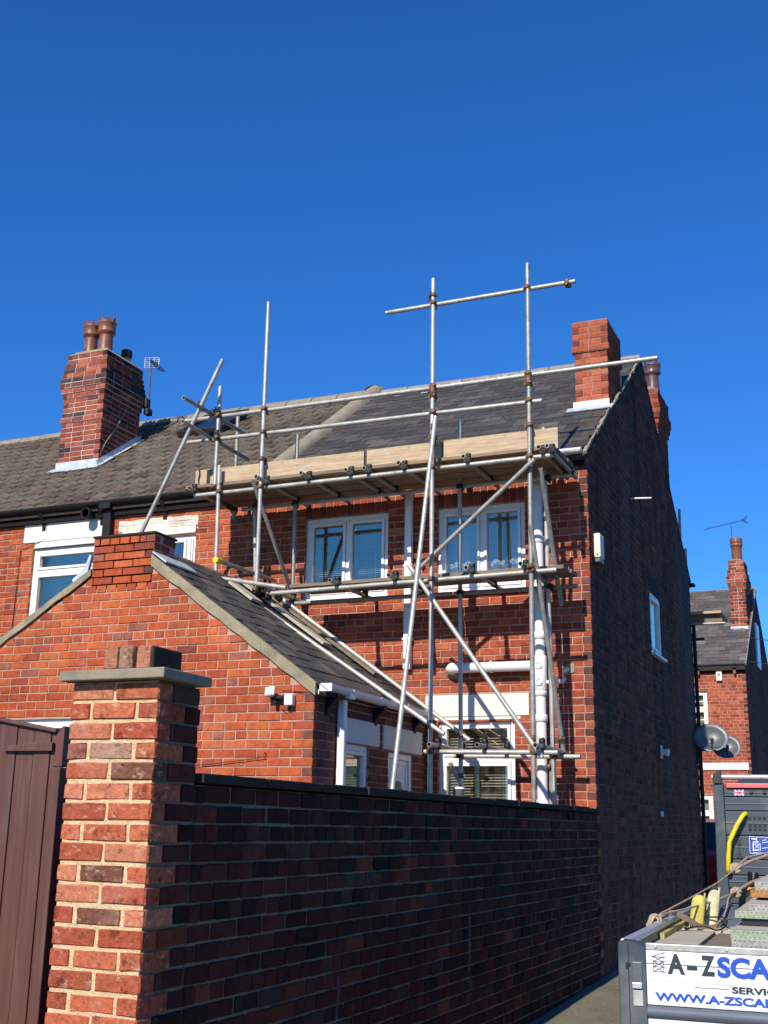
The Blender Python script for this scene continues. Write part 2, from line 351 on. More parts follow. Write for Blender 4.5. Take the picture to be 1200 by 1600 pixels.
# ---- many small pieces (bricks, slates, tiles)
def ring_unit(n_side, cham, rnd, seed, far=False):
    """unit block, x,z in 0..1 seen from -y, chamfered worn front"""
    R = random.Random(seed); cx, cy, cz = cham
    if n_side == 0: base = [(0, 0), (1, 0), (1, 1), (0, 1)]
    else:
        base = []
        q = rnd
        for (x, z, sx, sz) in ((0, 0, 1, 1), (1, 0, -1, 1), (1, 1, -1, -1), (0, 1, 1, -1)):
            a = (x, z+sz*q*2.6); b = (x+sx*q*.3, z+sz*q*.7); c = (x+sx*q, z)
            base += [a, b, c] if (x, z) in ((0, 0), (1, 1)) else [c, b, a]
        mid = []
        for i in range(len(base)):
            mid.append(base[i]); j = (i+1) % len(base)
            if i % 3 == 2: mid.append(((base[i][0]+base[j][0])/2, (base[i][1]+base[j][1])/2))
        base = mid
    n = len(base); vs = []
    for (x, z) in base:
        ix = min(max(x, cx), 1-cx); iz = min(max(z, cz), 1-cz)
        vs.append((ix+R.uniform(-1, 1)*cx*.45, R.uniform(0, .03), iz+R.uniform(-1, 1)*cz*.4))
    for (x, z) in base: vs.append((x+R.uniform(-1, 1)*cx*.35, cy+R.uniform(0, .03), z+R.uniform(-1, 1)*cz*.35))
    for (x, z) in base: vs.append((x, 1, z))
    fs = [tuple(range(n))]
    for k in (0, 1): fs += [(k*n+j, (k+1)*n+j, (k+1)*n+(j+1) % n, k*n+(j+1) % n) for j in range(n)]
    return vs, fs
UNITS_FAR = [ring_unit(0, (.02, .05, .06), 0, i) for i in range(6)]
UNITS_NEAR = [ring_unit(1, (.030, .07, .085), .038, 50+i) for i in range(16)]
def slate_unit(seed):
    R = random.Random(seed); j = lambda a: R.uniform(-a, a)
    # x across 0..1, y up-slope 0..1 (0 = exposed tail), z thickness
    vs = [(0, j(.03), 0), (.35+j(.1), j(.03), 0), (.7+j(.1), j(.03), 0), (1, j(.03), 0), (1, 1, 0), (0, 1, 0)]
    vs += [(x, y, 1+j(.15)) for x, y, z in vs]
    fs = [(0, 1, 2, 3, 4, 5)[::-1], tuple(range(6, 12))]+[(i, (i+1) % 6, 6+(i+1) % 6, 6+i) for i in range(6)]
    return vs, fs
UNITS_SLATE = [slate_unit(i) for i in range(8)]
def tile_unit(seed):
    R = random.Random(seed); pr = [(0, .0), (.04, .7), (.12, 1.), (.24, .95), (.34, .42), (.52, .36), (.62, .85), (.76, 1.), (.88, .7), (.93, .0)]
    vs = [(x, R.uniform(-.015, .015), 0) for x, z in pr]+[(x, R.uniform(-.01, .01), z) for x, z in pr]+[(x, 1, z*.9) for x, z in pr]
    n = len(pr)
    fs = [(i, i+1, n+i+1, n+i) for i in range(n-1)]+[(n+i, n+i+1, 2*n+i+1, 2*n+i) for i in range(n-1)]
    return vs, fs
UNITS_TILE = [tile_unit(i) for i in range(6)]
_shared = {}
def shared(units, i, mat, nm):
    k = (id(units), i, mat)
    if k not in _shared:
        me = new_mesh(nm, units[i][0], units[i][1], M[mat])
        a = me.color_attributes.new('tint', 'FLOAT_COLOR', 'POINT')
        for d in a.data: d.color = (1, 1, 1, 1)
        _shared[k] = me
    return _shared[k]
class Pieces:
    def __init__(s, name, mat, units, cap=300, vis=None): s.name, s.mat, s.units, s.cap, s.L, s.vis = name, mat, units, cap, [], vis
    def add(s, parent, o, ax, ay, az, col): s.L.append((parent, Vector(o), Vector(ax), Vector(ay), Vector(az), col))
    def size(s, e):
        _, o, ax, ay, az, _c = e; c = o+(ax+ay+az)/2; d = c-CAM; z = d.dot(_fw)
        if z < .3: return 0
        x, y = 600+F*d.dot(RT)/z, 800-F*d.dot(UP)/z
        if not (-15 < x < 1215 and -15 < y < 1615): return 0
        if s.vis and not s.vis(x, y, c): return 0
        nrm = ax.cross(az).normalized() if ax.cross(az).length > ay.cross(ax).length else ax.cross(ay).normalized()
        return abs(nrm.dot(d.normalized()))*max(ax.cross(az).length, ax.cross(ay).length)/z**2
    def finish(s, stuff_parent, keep=True):
        R = random.Random(3); order = sorted(range(len(s.L)), key=lambda i: -s.size(s.L[i]))
        single = set(order[:s.cap]) if keep else set()
        single = {i for i in single if s.size(s.L[i]) > 0}
        V, Fa, C = [], [], []; base = ORG[stuff_parent.name]
        for i, (par, o, ax, ay, az, col) in enumerate(s.L):
            u = R.randrange(len(s.units))
            if i in single:
                me = shared(s.units, u, s.mat, s.name); ob = bpy.data.objects.new(s.name, me); COL.objects.link(ob)
                ob.color = (*col, 1); ob.parent = par
                mt = Matrix((ax.normalized(), ay.normalized(), az.normalized())).transposed()
                ob.location = o-ORG[par.name]; ob.rotation_euler = mt.to_euler(); ob.scale = (ax.length, ay.length, az.length)
            else:
                b = len(V); vs, fs = s.units[u]
                for v in vs: V.append(o+ax*v[0]+ay*v[1]+az*v[2]-base); C.append(col)
                Fa += [tuple(b+k for k in f) for f in fs]
        if V:
            me = new_mesh(s.name+'_mass', V, Fa, M[s.mat]); a = me.color_attributes.new('tint', 'FLOAT_COLOR', 'POINT')
            fl = []
            for c in C: fl += [*c, 1.]
            a.data.foreach_set('color', fl)
            nm = {'brick': 'brickwork', 'roof_slate': 'slating', 'roof_tile': 'tiling'}.get(s.name, s.name+'s')
            ob = bpy.data.objects.new(nm, me); COL.objects.link(ob); ob.parent = stuff_parent; ob['kind'] = 'stuff'

class Frame:
    """a wall plane: point(u, d, z): u along, d outward"""
    def __init__(s, o, u, n): s.o, s.u, s.n = Vector(o), Vector(u), Vector(n)
    def p(s, u, d, z): return s.o+s.u*u+s.n*d+Vector((0, 0, z))
    def box(s, mb, u0, u1, d0, d1, z0, z1):
        return mb.obox(s.p((u0+u1)/2, (d0+d1)/2, (z0+z1)/2), s.u*abs(u1-u0)/2, s.n*abs(d1-d0)/2, Vector((0, 0, abs(z1-z0)/2)))
FY = lambda y: Frame((0, y, 0), (1, 0, 0), (0, -1, 0))      # faces the camera side (-Y); u = X
FX = lambda x: Frame((x, 0, 0), (0, 1, 0), (1, 0, 0))       # faces +X; u = Y

def lay(P, parent, fr, z0, z1, pitch, spans, colour, L=.233, j=.010, depth=.10, quoin=(None, None), hdr=5, jit=.003, seed=1, proud=0, outf=None):
    """lay courses of bricks. spans(z)->[(u0,u1)], quoin: (left,right) parity at the outermost span ends"""
    R = random.Random(seed); k = 0; z = z0
    while z < z1-.02:
        h = min(pitch, z1-z)-j; zc = z+h/2; sp = spans(zc); hd = hdr and (k % hdr == hdr-1)
        bl = (L-j)/2-0.0 if hd else L-j; step = bl+j; off = (step*.5 if k % 2 else 0)+(step*.25 if hd else 0)
        od = outf(k) if outf else 0
        for i, (a, b) in enumerate(sp):
            a0, b0 = a, b
            if i == 0 and quoin[0] is not None and (k+quoin[0]) % 2: a0 = a+depth+j
            if i == len(sp)-1 and quoin[1] is not None and (k+quoin[1]) % 2: b0 = b-depth-j
            ref = -40.+off; n0 = math.floor((a0-ref)/step); u = ref+n0*step
            cuts = []
            while u < b0:
                s0, s1 = max(u, a0), min(u+bl, b0)
                if s1-s0 > .035: cuts.append([s0, s1])
                elif cuts and s1 > s0: cuts[-1][1] = s1
                u += step
            if len(cuts) > 1 and cuts[0][0]-a0 > .012: cuts[0][0] = a0
            if cuts and b0-cuts[-1][1] > .012 and b0-cuts[-1][1] < .06: cuts[-1][1] = b0
            for s0, s1 in cuts:
                d = proud+od+R.uniform(-jit, jit); dz = R.uniform(-.0015, .0015)
                P.add(parent, fr.p(s0+R.uniform(0, .002), d, z+dz), fr.u*(s1-s0-R.uniform(0, .003)), -fr.n*depth, Vector((0, 0, h+R.uniform(-.002, .001))), colour(R, (s0+s1)/2, zc))
        z += pitch; k += 1
def cut(spans, holes):
    """holes: (u0,u1,z0,z1)"""
    def f(z):
        out = spans(z)
        for (a, b, c, d) in holes:
            if c < z < d:
                nx = []
                for (p, q) in out:
                    if b <= p or a >= q: nx.append((p, q)); continue
                    if a > p+.02: nx.append((p, a))
                    if b < q-.02: nx.append((b, q))
                out = nx
        return out
    return f
def pick(R, cols, w, jit=.14):
    c = R.choices(cols, w)[0]; k = 1+R.uniform(-jit, jit); g = 1+R.uniform(-.08, .08)
    return (c[0]*k, c[1]*k*g, c[2]*k*g)
ORANGES = [(.48, .105, .036), (.43, .088, .034), (.52, .130, .046), (.36, .076, .036), (.33, .110, .068), (.24, .068, .040)]
HOUSEREDS = [(.41, .095, .044), (.35, .076, .038), (.44, .120, .058), (.28, .070, .042), (.18, .058, .040)]
def c_ext(R, u, z): return pick(R, ORANGES, (8, 7, 5, 3, 1, .6), .09)
def c_house(R, u, z):
    w = [7, 7, 3, 3, 1]
    if u > -3.15: w[4] = 2.5; w[3] = 4
    return pick(R, HOUSEREDS, w, .10)
PILL = [(.50, .135, .062), (.41, .095, .046), (.55, .19, .10), (.29, .105, .078), (.42, .24, .15), (.19, .075, .045)]
def c_pillar(R, u, z): return pick(R, PILL, (6, 6, 4, 2, 2, 1.6), .1)
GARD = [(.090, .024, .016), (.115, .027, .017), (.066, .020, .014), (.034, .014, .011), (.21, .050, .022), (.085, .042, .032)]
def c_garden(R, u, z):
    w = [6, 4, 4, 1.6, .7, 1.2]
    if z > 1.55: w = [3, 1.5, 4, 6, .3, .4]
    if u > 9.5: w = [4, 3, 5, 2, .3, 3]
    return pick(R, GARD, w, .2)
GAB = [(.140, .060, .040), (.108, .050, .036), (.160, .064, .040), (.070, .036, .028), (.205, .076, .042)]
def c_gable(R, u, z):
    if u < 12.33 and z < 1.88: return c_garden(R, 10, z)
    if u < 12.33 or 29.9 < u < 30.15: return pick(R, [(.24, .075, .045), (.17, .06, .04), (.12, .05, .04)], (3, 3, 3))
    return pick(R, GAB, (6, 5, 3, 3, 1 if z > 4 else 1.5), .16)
def c_side(R, u, z): return pick(R, [(.22, .075, .05), (.17, .06, .045), (.26, .09, .055), (.13, .055, .045)], (4, 4, 3, 2))

# ------------------------------------------------------------------ ground
def gz(y):
    P_ = [(-30, -.35), (0, -.10), (9.8, .155), (12.8, .25), (20, .42), (30, .50), (45, .5), (400, .5)]
    for (a, b), (c, d) in zip(P_, P_[1:]):
        if y <= c: return b+(d-b)*(y-a)/(c-a)
    return .5
def ground():
    mb = MB(); ys = [-60, -30, -10, -4, 0, 2, 4, 6, 8, 9.8, 11, 12.8, 16, 20, 25, 30, 45, 100, 400]; xs = [-300, -60, -20, -8, -2.86, -1, 1.4, 4, 10, 60, 300]
    vs = [(x, y, gz(y)) for y in ys for x in xs]; n = len(xs)
    mb.add(vs, [(j*n+i, j*n+i+1, (j+1)*n+i+1, (j+1)*n+i) for j in range(len(ys)-1) for i in range(n-1)])
    structure('ground', mb, 'asphalt')
    mb = MB(); vs = [(x, y, gz(y)+.006) for y in ys[2:-2] for x in (-2.855, -1.5, .2, 1.9)]; n = 4; k = len(ys)-4
    mb.add(vs, [(j*n+i, j*n+i+1, (j+1)*n+i+1, (j+1)*n+i) for j in range(k-1) for i in range(n-1)])
    return structure('alley', mb, 'ground')
ground()

# ------------------------------------------------------------------ generic builders
def window(parent, fr, u0, u1, z0, z1, mull=(), trans=None, sill=True, d=-.045, fw=.055, blind=None, bstep=.028, room=.9, openl=(), sillw=.03, silld=.05, toplight_only=None, mat='upvc', sillmat='upvc'):
    """real framed window: frame > sash, pane as parts of 'window'"""
    f = MB(); t = .06
    fr.box(f, u0, u0+fw, d-t, d, z0, z1); fr.box(f, u1-fw, u1, d-t, d, z0, z1)
    fr.box(f, u0+fw, u1-fw, d-t, d, z0, z0+fw); fr.box(f, u0+fw, u1-fw, d-t, d, z1-fw, z1)
    cols = [u0+fw]+[x for mm in mull for x in (mm-fw*.4, mm+fw*.4)]+[u1-fw]
    for mm in mull: fr.box(f, mm-fw*.4, mm+fw*.4, d-t, d-.002, z0+fw, z1-fw)
    if trans: fr.box(f, u0+fw, u1-fw, d-t, d-.001, trans-.03, trans+.03)
    win = part('window', f, mat, parent, bevel=.004)
    rows = [(z0+fw, z1-fw)] if not trans else [(z0+fw, trans-.03), (trans+.03, z1-fw)]
    for i in range(0, len(cols), 2):
        for (a, b) in rows:
            c0, c1 = cols[i], cols[i+1]; s = MB(); w = .038
            fr.box(s, c0+.004, c0+w, d-.05, d+.014, a+.004, b-.004); fr.box(s, c1-w, c1-.004, d-.05, d+.014, a+.004, b-.004)
            fr.box(s, c0+w, c1-w, d-.05, d+.014, a+.004, a+w); fr.box(s, c0+w, c1-w, d-.05, d+.014, b-w, b-.004)
            part('sash', s, mat, win, bevel=.004)
            g = MB(); fr.box(g, c0+w-.005, c1-w+.005, d-.030, d-.024, a+w-.005, b-w+.005); part('pane', g, 'glass', win)
    if sill:
        s = MB(); fr.box(s, u0-.03, u1+.03, d-.01, silld, z0-sillw-.003, z0-.003); part('sill', s, sillmat, win, bevel=.006)
    r = MB(); a, b, c, e = u0-.0, u1+.0, z0, z1
    fr.box(r, a-.02, b+.02, -room-.02, -room, c-.02, e+.02); fr.box(r, a-.03, a, -room, d-t-.01, c, e); fr.box(r, b, b+.03, -room, d-t-.01, c, e)
    fr.box(r, a, b, -room, d-t-.01, e, e+.03); fr.box(r, a, b, -room, d-t-.01, c-.03, c)
    part('room_lining', r, 'room', win)
    if blind:
        bm_, za, zb, bmat = blind; s = MB(); z = zb; dd = d-t-.05
        while z > za:
            s.obox(fr.p((u0+u1)/2, dd, z), fr.u*((u1-u0)/2-fw), fr.n*.010+Vector((0, 0, -bm_)), fr.n*.0004+Vector((0, 0, .0007))); z -= bstep
        for uu in (u0+(u1-u0)*.2, u0+(u1-u0)*.8): fr.box(s, uu-.002, uu+.002, dd-.003, dd+.003, za, zb)
        part('blind', s, bmat, win)
    return win
def halfround(mb, a, b, r=.055, n=8, th=.004):
    a, b = Vector(a), Vector(b); d = (b-a).normalized(); w = d.cross(Vector((0, 0, 1))).normalized()
    pr = [(math.cos(math.pi+math.pi*i/n), math.sin(math.pi+math.pi*i/n)) for i in range(n+1)]
    o = [(x*r, z*r) for x, z in pr]; inn = [(x*(r-th), z*(r-th)) for x, z in reversed(pr)]; q = o+inn; k = len(q)
    vs = [c+w*x+Vector((0, 0, z)) for c in (a, b) for x, z in q]
    mb.add(vs, [(i, (i+1) % k, k+(i+1) % k, k+i) for i in range(k)]+[tuple(range(k))[::-1], tuple(range(k, 2*k))]); return mb
def chimney(house, name, x0, x1, y0, y1, zb, z1, pitch, colour, mortar, outs, cap=300, seed=1, mat='brick_orange', L=.222, side_shade=.55):
    """brick stack; outs(k) gives how far course k is corbelled out"""
    core = MB(); n = int(round((z1-zb)/pitch))
    for k in range(n):
        o = outs(k)-.008; core.box(x0-o, x1+o, y0-o, y1+o, zb+k*pitch-.0004*k, zb+(k+1)*pitch-.0004*k-.0002)
    ch = part(name, core, mortar, house)
    P = Pieces('brick', mat, UNITS_FAR, cap)
    R = random.Random(seed)
    for k in range(n):
        o = outs(k); z = zb+k*pitch; h = pitch-.009
        for fr, a, b, par, dk in ((FY(y0-o), x0-o, x1+o, 0, 1.), (FX(x1+o), y0-o, y1+o, 1, side_shade), (Frame((x0-o, 0, 0), (0, -1, 0), (-1, 0, 0)), -y1-o, -y0+o, 1, side_shade), (Frame((0, y1+o, 0), (-1, 0, 0), (0, 1, 0)), -x1-o, -x0+o, 0, side_shade)):
            full = (k+par) % 2 == 0          # courses in which this face carries the corner brick
            a_, b_ = (a, b) if full else (a+.101, b-.101)
            u = a_; first = L if full else L*.5-.005
            while u < b_-.03:
                e_ = min(u+first-.009, b_)
                if b_-e_ < .05: e_ = b_
                c_ = colour(R, u, z); c_ = tuple(v*dk for v in c_)  # side and back faces darkened: shade put into the brick colour
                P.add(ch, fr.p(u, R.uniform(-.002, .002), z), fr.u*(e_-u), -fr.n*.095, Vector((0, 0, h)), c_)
                u = e_+.009; first = L
    return ch, P

# ------------------------------------------------------------------ OUR HOUSE
XG, YF, ZE = -2.86, 12.2, 5.66
RS = .70; YR = 15.74; ZR = ZE+.06+(YR-12.1)*RS      # roof slope, ridge
XP = -7.05                                         # party line
house = thing('terraced_house', 'end terrace brick house with dark gable wall and slate roof behind the scaffolding', 'house', (-5, 15.7, .2))
W1 = (-6.34, -5.25, 4.24, 5.235); W2 = (-4.63, -3.585, 4.215, 5.215); KW = (-4.61, -3.73, 1.45, 2.79)
KL = (-4.757, -3.565, 2.825, 3.062)
frF = FY(YF)
pitchH = .0808; zA = 3.332-40*pitchH
holes = [W1, W2, KW, KL, (W1[0], W1[1], 5.235, 5.46), (W2[0], W2[1], 5.215, 5.45)]
slab = MB(); d0 = -.009
def rect(a): return [frF.p(a[0], d0, a[2]), frF.p(a[1], d0, a[2]), frF.p(a[1], d0, a[3]), frF.p(a[0], d0, a[3])]
slab.prism([frF.p(XP, d0, .05), frF.p(XG-.01, d0, .05), frF.p(XG-.01, d0, ZE), frF.p(XP, d0, ZE)], (0, .16, 0), [rect(W1), rect(W2), rect(KW)])
rearw = part('rear_wall', slab, 'mortar_pink', house)
PH = Pieces('brick', 'brick_orange', UNITS_FAR, 300, vis=lambda x, y, c: c.z > 1.95 and not (c.x < -4.6 and c.z < 2.8+(-4.7-c.x)*.7))
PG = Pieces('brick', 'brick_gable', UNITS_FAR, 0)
lay(PH, rearw, frF, zA, ZE-.005, pitchH, cut(lambda z: [(XP, XG)], holes), c_house, quoin=(None, 0), seed=11, hdr=6)
for (a, b, z0, z1) in ((W1[0]-.0, W1[1], 5.24, 5.455), (W2[0], W2[1], 5.22, 5.445)):    # soldier courses
    n = int((b-a)/.085); w = (b-a)/n
    for i in range(n):
        R = random.Random(i); PH.add(rearw, frF.p(a+i*w+.004, .002, z0), frF.u*(w-.009), -frF.n*.1, Vector((0, 0, z1-z0-.008)), pick(R, HOUSEREDS, (2, 4, 1, 5, 6)))
# gable wall
frG = FX(XG); Y2 = 19.25
def zroof(y): return min(ZE+.06+(y-12.1)*RS, ZE+.06+(2*YR-12.1-y)*RS)
GW = (15.63, 16.42, 3.96, 4.80)
def gspan(z):
    if z < ZE: return [(YF, Y2)]
    t = (z-ZE+.01)/RS; return [(12.12+t, 2*YR-12.12-t)]
g = MB(); d0 = -.009
g.prism([frG.p(YF+.01, d0, .05), frG.p(Y2, d0, .05), frG.p(Y2, d0, ZE), frG.p(YR, d0, zroof(YR)-.05), frG.p(YF+.01, d0, ZE+.02)], (-.16, 0, 0), [[frG.p(GW[0], d0, GW[2]), frG.p(GW[1], d0, GW[2]), frG.p(GW[1], d0, GW[3]), frG.p(GW[0], d0, GW[3])]])
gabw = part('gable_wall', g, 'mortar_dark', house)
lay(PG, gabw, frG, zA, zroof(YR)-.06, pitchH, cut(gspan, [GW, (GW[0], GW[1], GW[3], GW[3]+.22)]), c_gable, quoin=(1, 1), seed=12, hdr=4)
for i in range(8):
    R = random.Random(i+40); PG.add(gabw, frG.p(GW[0]+i*.0985+.004, .002, GW[3]+.005), frG.u*.09, -frG.n*.1, Vector((0, 0, .21)), (.05*R.uniform(.7, 1.2), .035, .03))
PG.cap = 300
# one cap for the house: share the 300 between lit wall and gable by taking the largest of each
PH.cap = 240; PG.cap = 60
PH.finish(rearw); PG.finish(gabw)
# rear (street) wall and inner dark body so that no light leaks
b = MB(); b.box(XP, XG-.17, Y2-.17, Y2-.01, .05, ZE); part('front_wall', b, 'brick_gable' if False else 'mortar_red', house)
# windows
window(house, frF, *W1, mull=(-5.79,), blind=(.004, 4.45, 5.15, 'blind_grey'), bstep=.024)
w2 = window(house, frF, *W2, mull=(-4.105,))
c = MB()
for (a, b) in ((-4.60, -4.16), (-4.08, -3.90), (-3.84, -3.60)):
    pts = [frF.p(a+(b-a)*i/14, -.22-.02*math.sin(i*1.7), 0) for i in range(15)]
    vs = [p+Vector((0, 0, 4.25)) for p in pts]+[p+Vector((0, 0, 5.2)) for p in pts]
    c.add(vs, [(i, i+1, 15+i+1, 15+i) for i in range(14)], True)
part('curtain', c, 'curtain', w2)
c = MB(); pts = [frF.p(-4.58+.95*i/40, -.16-.012*math.sin(i*.9), 0) for i in range(41)]
vs = [p+Vector((0, 0, 4.26)) for p in pts]+[p+Vector((0, 0, 4.60+.02*math.sin(i*1.3))) for i, p in enumerate(pts)]
c.add(vs, [(i, i+1, 41+i+1, 41+i) for i in range(40)], True); part('lace_curtain', c, 'lace', w2)
window(house, frF, *KW, trans=2.365, blind=(.006, 1.5, 2.72, 'blind'), bstep=.03, sillw=.04)
l = MB(); frF.box(l, KL[0], KL[1], -.1, .012, KL[2], KL[3]); part('lintel', l, 'stone', house, bevel=.008)
l = MB(); frF.box(l, KL[0]+.02, KL[1]-.1, -.08, .0, 2.792, 2.822); part('lintel', l, 'stone', house)
gwn = window(house, frG, *GW, mull=(), blind=None, d=-.02, sillw=.035, silld=.06)
# fascia, gutter, downpipes
f = MB(); f.box(XP-.02, XG-.02, YF-.055, YF-.025, ZE-.10, ZE+.02); part('fascia', f, 'fascia', house)
f = MB(); f.box(XP-.02, XG-.02, YF-.02, YF+.05, ZE-.02, ZE+.03); part('soffit_board', f, 'fascia', house)
gt = MB(); halfround(gt, (XP+.4, YF-.12, ZE+.06), (XG-.03, YF-.12, ZE+.06))
gt.box(XG-.035, XG-.03, YF-.175, YF-.065, ZE+.005, ZE+.065)
for x in (-3.05, -3.5, -4.6, -5.7): halfround(gt, (x-.03, YF-.12, ZE+.06), (x+.03, YF-.12, ZE+.06), r=.060)
for x in (-3.22,): gt.box(x-.045, x+.045, YF-.18, YF-.06, ZE-.01, ZE+.06)
part('gutter', gt, 'plastic_white', house)
dp = MB(); dp.box(-5.005, -4.92, YF-.085, YF-.015, 3.36, ZE-.05)
for z in (4.55, 3.7): dp.box(-5.02, -4.905, YF-.092, YF-.01, z-.015, z+.015)
part('downpipe', dp, 'plastic_white', house, bevel=.008)
sp = MB(); X_, Y_ = -3.40, YF-.115
sp.tube((X_, Y_, .2), (X_, Y_, ZE-.02), .055, 20)
for z in (4.72, 3.66, 3.05, 2.78, 1.9): sp.lathe((X_, Y_, z), [(.055, -.04), (.066, -.035), (.068, .0), (.066, .035), (.055, .04)], 20, cap=False)
sp.lathe((X_, Y_, 3.25), [(.055, -.2), (.070, -.18), (.070, .18), (.055, .2)], 20, cap=False)
for z in (3.33, 3.155): sp.lathe((X_-.0, Y_-.06, z), [(.036, 0), (.036, .02), (.028, .02), (.028, .012)], 16, axis=(0, -1, 0))
sp.tube((X_-.1, Y_, 3.155), (X_, Y_, 3.155), .03, 14)
part('soil_pipe', sp, 'plastic_white', house)
sp = MB(); sp.tube((-4.40, Y_, 3.345), (-3.44, Y_, 3.34), .055, 20); sp.lathe((-4.42, Y_, 3.345), [(.055, 0), (.062, .02), (.055, .04)], 18, axis=(1, 0, 0))
sp.path([(-4.42, Y_+.1, 3.33), (-4.44, Y_+.03, 3.335), (-4.42, Y_, 3.345), (-4.38, Y_, 3.345)], .052, 16)
sp.lathe((-3.95, Y_, 3.343), [(.055, -.01), (.068, -.01), (.068, .01), (.055, .01)], 18, axis=(1, 0, 0))
part('branch_pipe', sp, 'plastic_white', house)
sp = MB(); sp.path([(-3.34, Y_, 3.157), (-3.26, Y_, 3.16), (-3.2, Y_, 3.163), (-3.155, Y_, 3.165), (-3.135, Y_, 3.19), (-3.13, Y_, 3.26), (-3.13, Y_+.03, 3.29), (-3.13, Y_+.1, 3.30)], .021, 12)
for x in (-3.25, -3.19): sp.tube((x-.015, Y_, 3.162), (x+.015, Y_, 3.162), .027, 12)
part('waste_pipe', sp, 'plastic_white', house)
l = MB(); l.lathe((-4.43, YF+.0, 3.34), [(.10, 0), (.10, .006), (.06, .012)], 14, axis=(0, -1, 0)); l.obox((-3.10, YF-.004, 3.31), (.04, 0, .01), (0, .004, 0), (0, 0, .05))
part('cement_patch', l, 'verge', house)

# roof of our house
def roof_slab(parent, x0, x1, mat, dz=0, name='roof'):
    mb = MB(); ye = YF-.10; y_ = [ye, YR, 2*YR-ye]; z_ = [ZE+.06+(ye-12.1)*RS+dz, ZR+dz, ZE+.06+(ye-12.1)*RS+dz]
    mb.prism([(x0, y_[0], z_[0]), (x0, y_[1], z_[1]), (x0, y_[2], z_[2]), (x0, y_[2], z_[2]-.08), (x0, y_[1], z_[1]-.10), (x0, y_[0], z_[0]-.08)][::1], (x1-x0, 0, 0))
    return part(name, mb, mat, parent)
roofA = roof_slab(house, XP+.05, XG+.0, 'coping', -.045)
slope_dir = Vector((0, 1, RS)).normalized(); nrm = Vector((0, -RS, 1)).normalized()
PS = Pieces('roof_slate', 'slate', UNITS_SLATE, 300)
def c_slate(R, dark=1): return pick(R, [(.078*dark, .069*dark, .061*dark), (.060*dark, .055*dark, .050*dark), (.098*dark, .088*dark, .074*dark), (.12*dark, .108*dark, .088*dark)], (6, 5, 2, .6), .1)
R = random.Random(5); ga = .195; wd = .252; rows = int(((YR-12.08)/slope_dir.y)/ga)+1
for r in range(rows):
    o0 = Vector((0, YF-.13, 0)); x = XP+.12-(wd/2 if r % 2 else 0)
    while x < XG+.02:
        a, b = max(x, XP+.12), min(x+wd-.004, XG-.004)
        if b-a > .04:
            base = Vector((a, YF-.13, ZE+.06+(YF-.13-12.1)*RS))+slope_dir*(r*ga+R.uniform(-.004, .004))+nrm*(-.035+.022+R.uniform(-.002, .004))
            L_ = ga*1.55 if r < rows-2 else min(ga*1.55, ((YR-12.07)/slope_dir.y)-r*ga)
            if L_ > .05:
                tilt = (slope_dir*L_-nrm*.011)
                PS.add(roofA, base, (b-a, 0, R.uniform(-.002, .002)), tilt, nrm*.007, c_slate(R))
        x += wd
PS.finish(roofA)
v = MB()     # verge pointing: small irregular lumps of cement
R = random.Random(9); s_ = 0
while s_ < 4.4:
    L_ = R.uniform(.12, .3)
    c0 = Vector((XG-.002+R.uniform(-.004, .006), YF-.12, ZE+.06+(YF-.12-12.1)*RS))+slope_dir*(s_+L_/2)+nrm*(-.030+R.uniform(-.006, .006))
    v.obox(c0, (R.uniform(.010, .024), 0, 0), slope_dir*(L_/2+.01)+Vector((R.uniform(-.006, .006), 0, 0)), nrm*R.uniform(.014, .026)); s_ += L_
part('verge_mortar', v, 'verge', roofA, bevel=.006)
v = MB()     # stone coping over the party wall
pr = MB(); n = 9
a0 = Vector((XP, YF-.05, ZE+.08+(YF-.05-12.1)*RS)); ln = (YR+.05-(YF-.05))/slope_dir.y
vs = []
for i in range(n+1):
    for kk in range(9):
        th = math.pi*kk/8; vs.append(a0+slope_dir*(ln*i/n)+Vector((1, 0, 0))*math.cos(th)*(.135+R.uniform(-.008, .008))+nrm*(math.sin(th)*.10-.03))
v.add(vs, [(i*9+k, i*9+k+1, (i+1)*9+k+1, (i+1)*9+k) for i in range(n) for k in range(8)], True); v.add(vs[:9], [tuple(range(9))])
vs2 = [(p[0], 2*YR-p[1], p[2]) for p in vs]; v.add(vs2, [(i*9+k, i*9+k+1, (i+1)*9+k+1, (i+1)*9+k) for i in range(n) for k in range(8)], True)
part('party_wall_coping', v, 'concrete', roofA)
rt = MB(); x = XP+.15; R = random.Random(21)
rtmb = []
while x < XG-.1:
    L_ = min(.45, XG-x); t = MB()
    t.prism([(x, YR+dx, ZR-.03+dz+R.uniform(-.004, .004)) for dx, dz in ((-.12, -.075), (-.05, .01), (0, .035), (.05, .01), (.12, -.075), (.10, -.095), (0, 0.), (-.10, -.095))], (L_-.01, 0, 0)); part('ridge_tile', t, 'soot', roofA); x += .45
fl = MB(); R = random.Random(31)    # flaking mortar line under the ridge
for i in range(60):
    xx = R.uniform(XP+.3, XG-1.0); dd = abs(R.gauss(0, .16))
    fl.obox(Vector((xx, YR, ZR))-slope_dir*(.12+dd)+nrm*-.008, (R.uniform(.02, .09), 0, 0), slope_dir*R.uniform(.008, .022), nrm*.004)
part('mortar_flakes', fl, 'mortar_white', roofA, stuff=True)

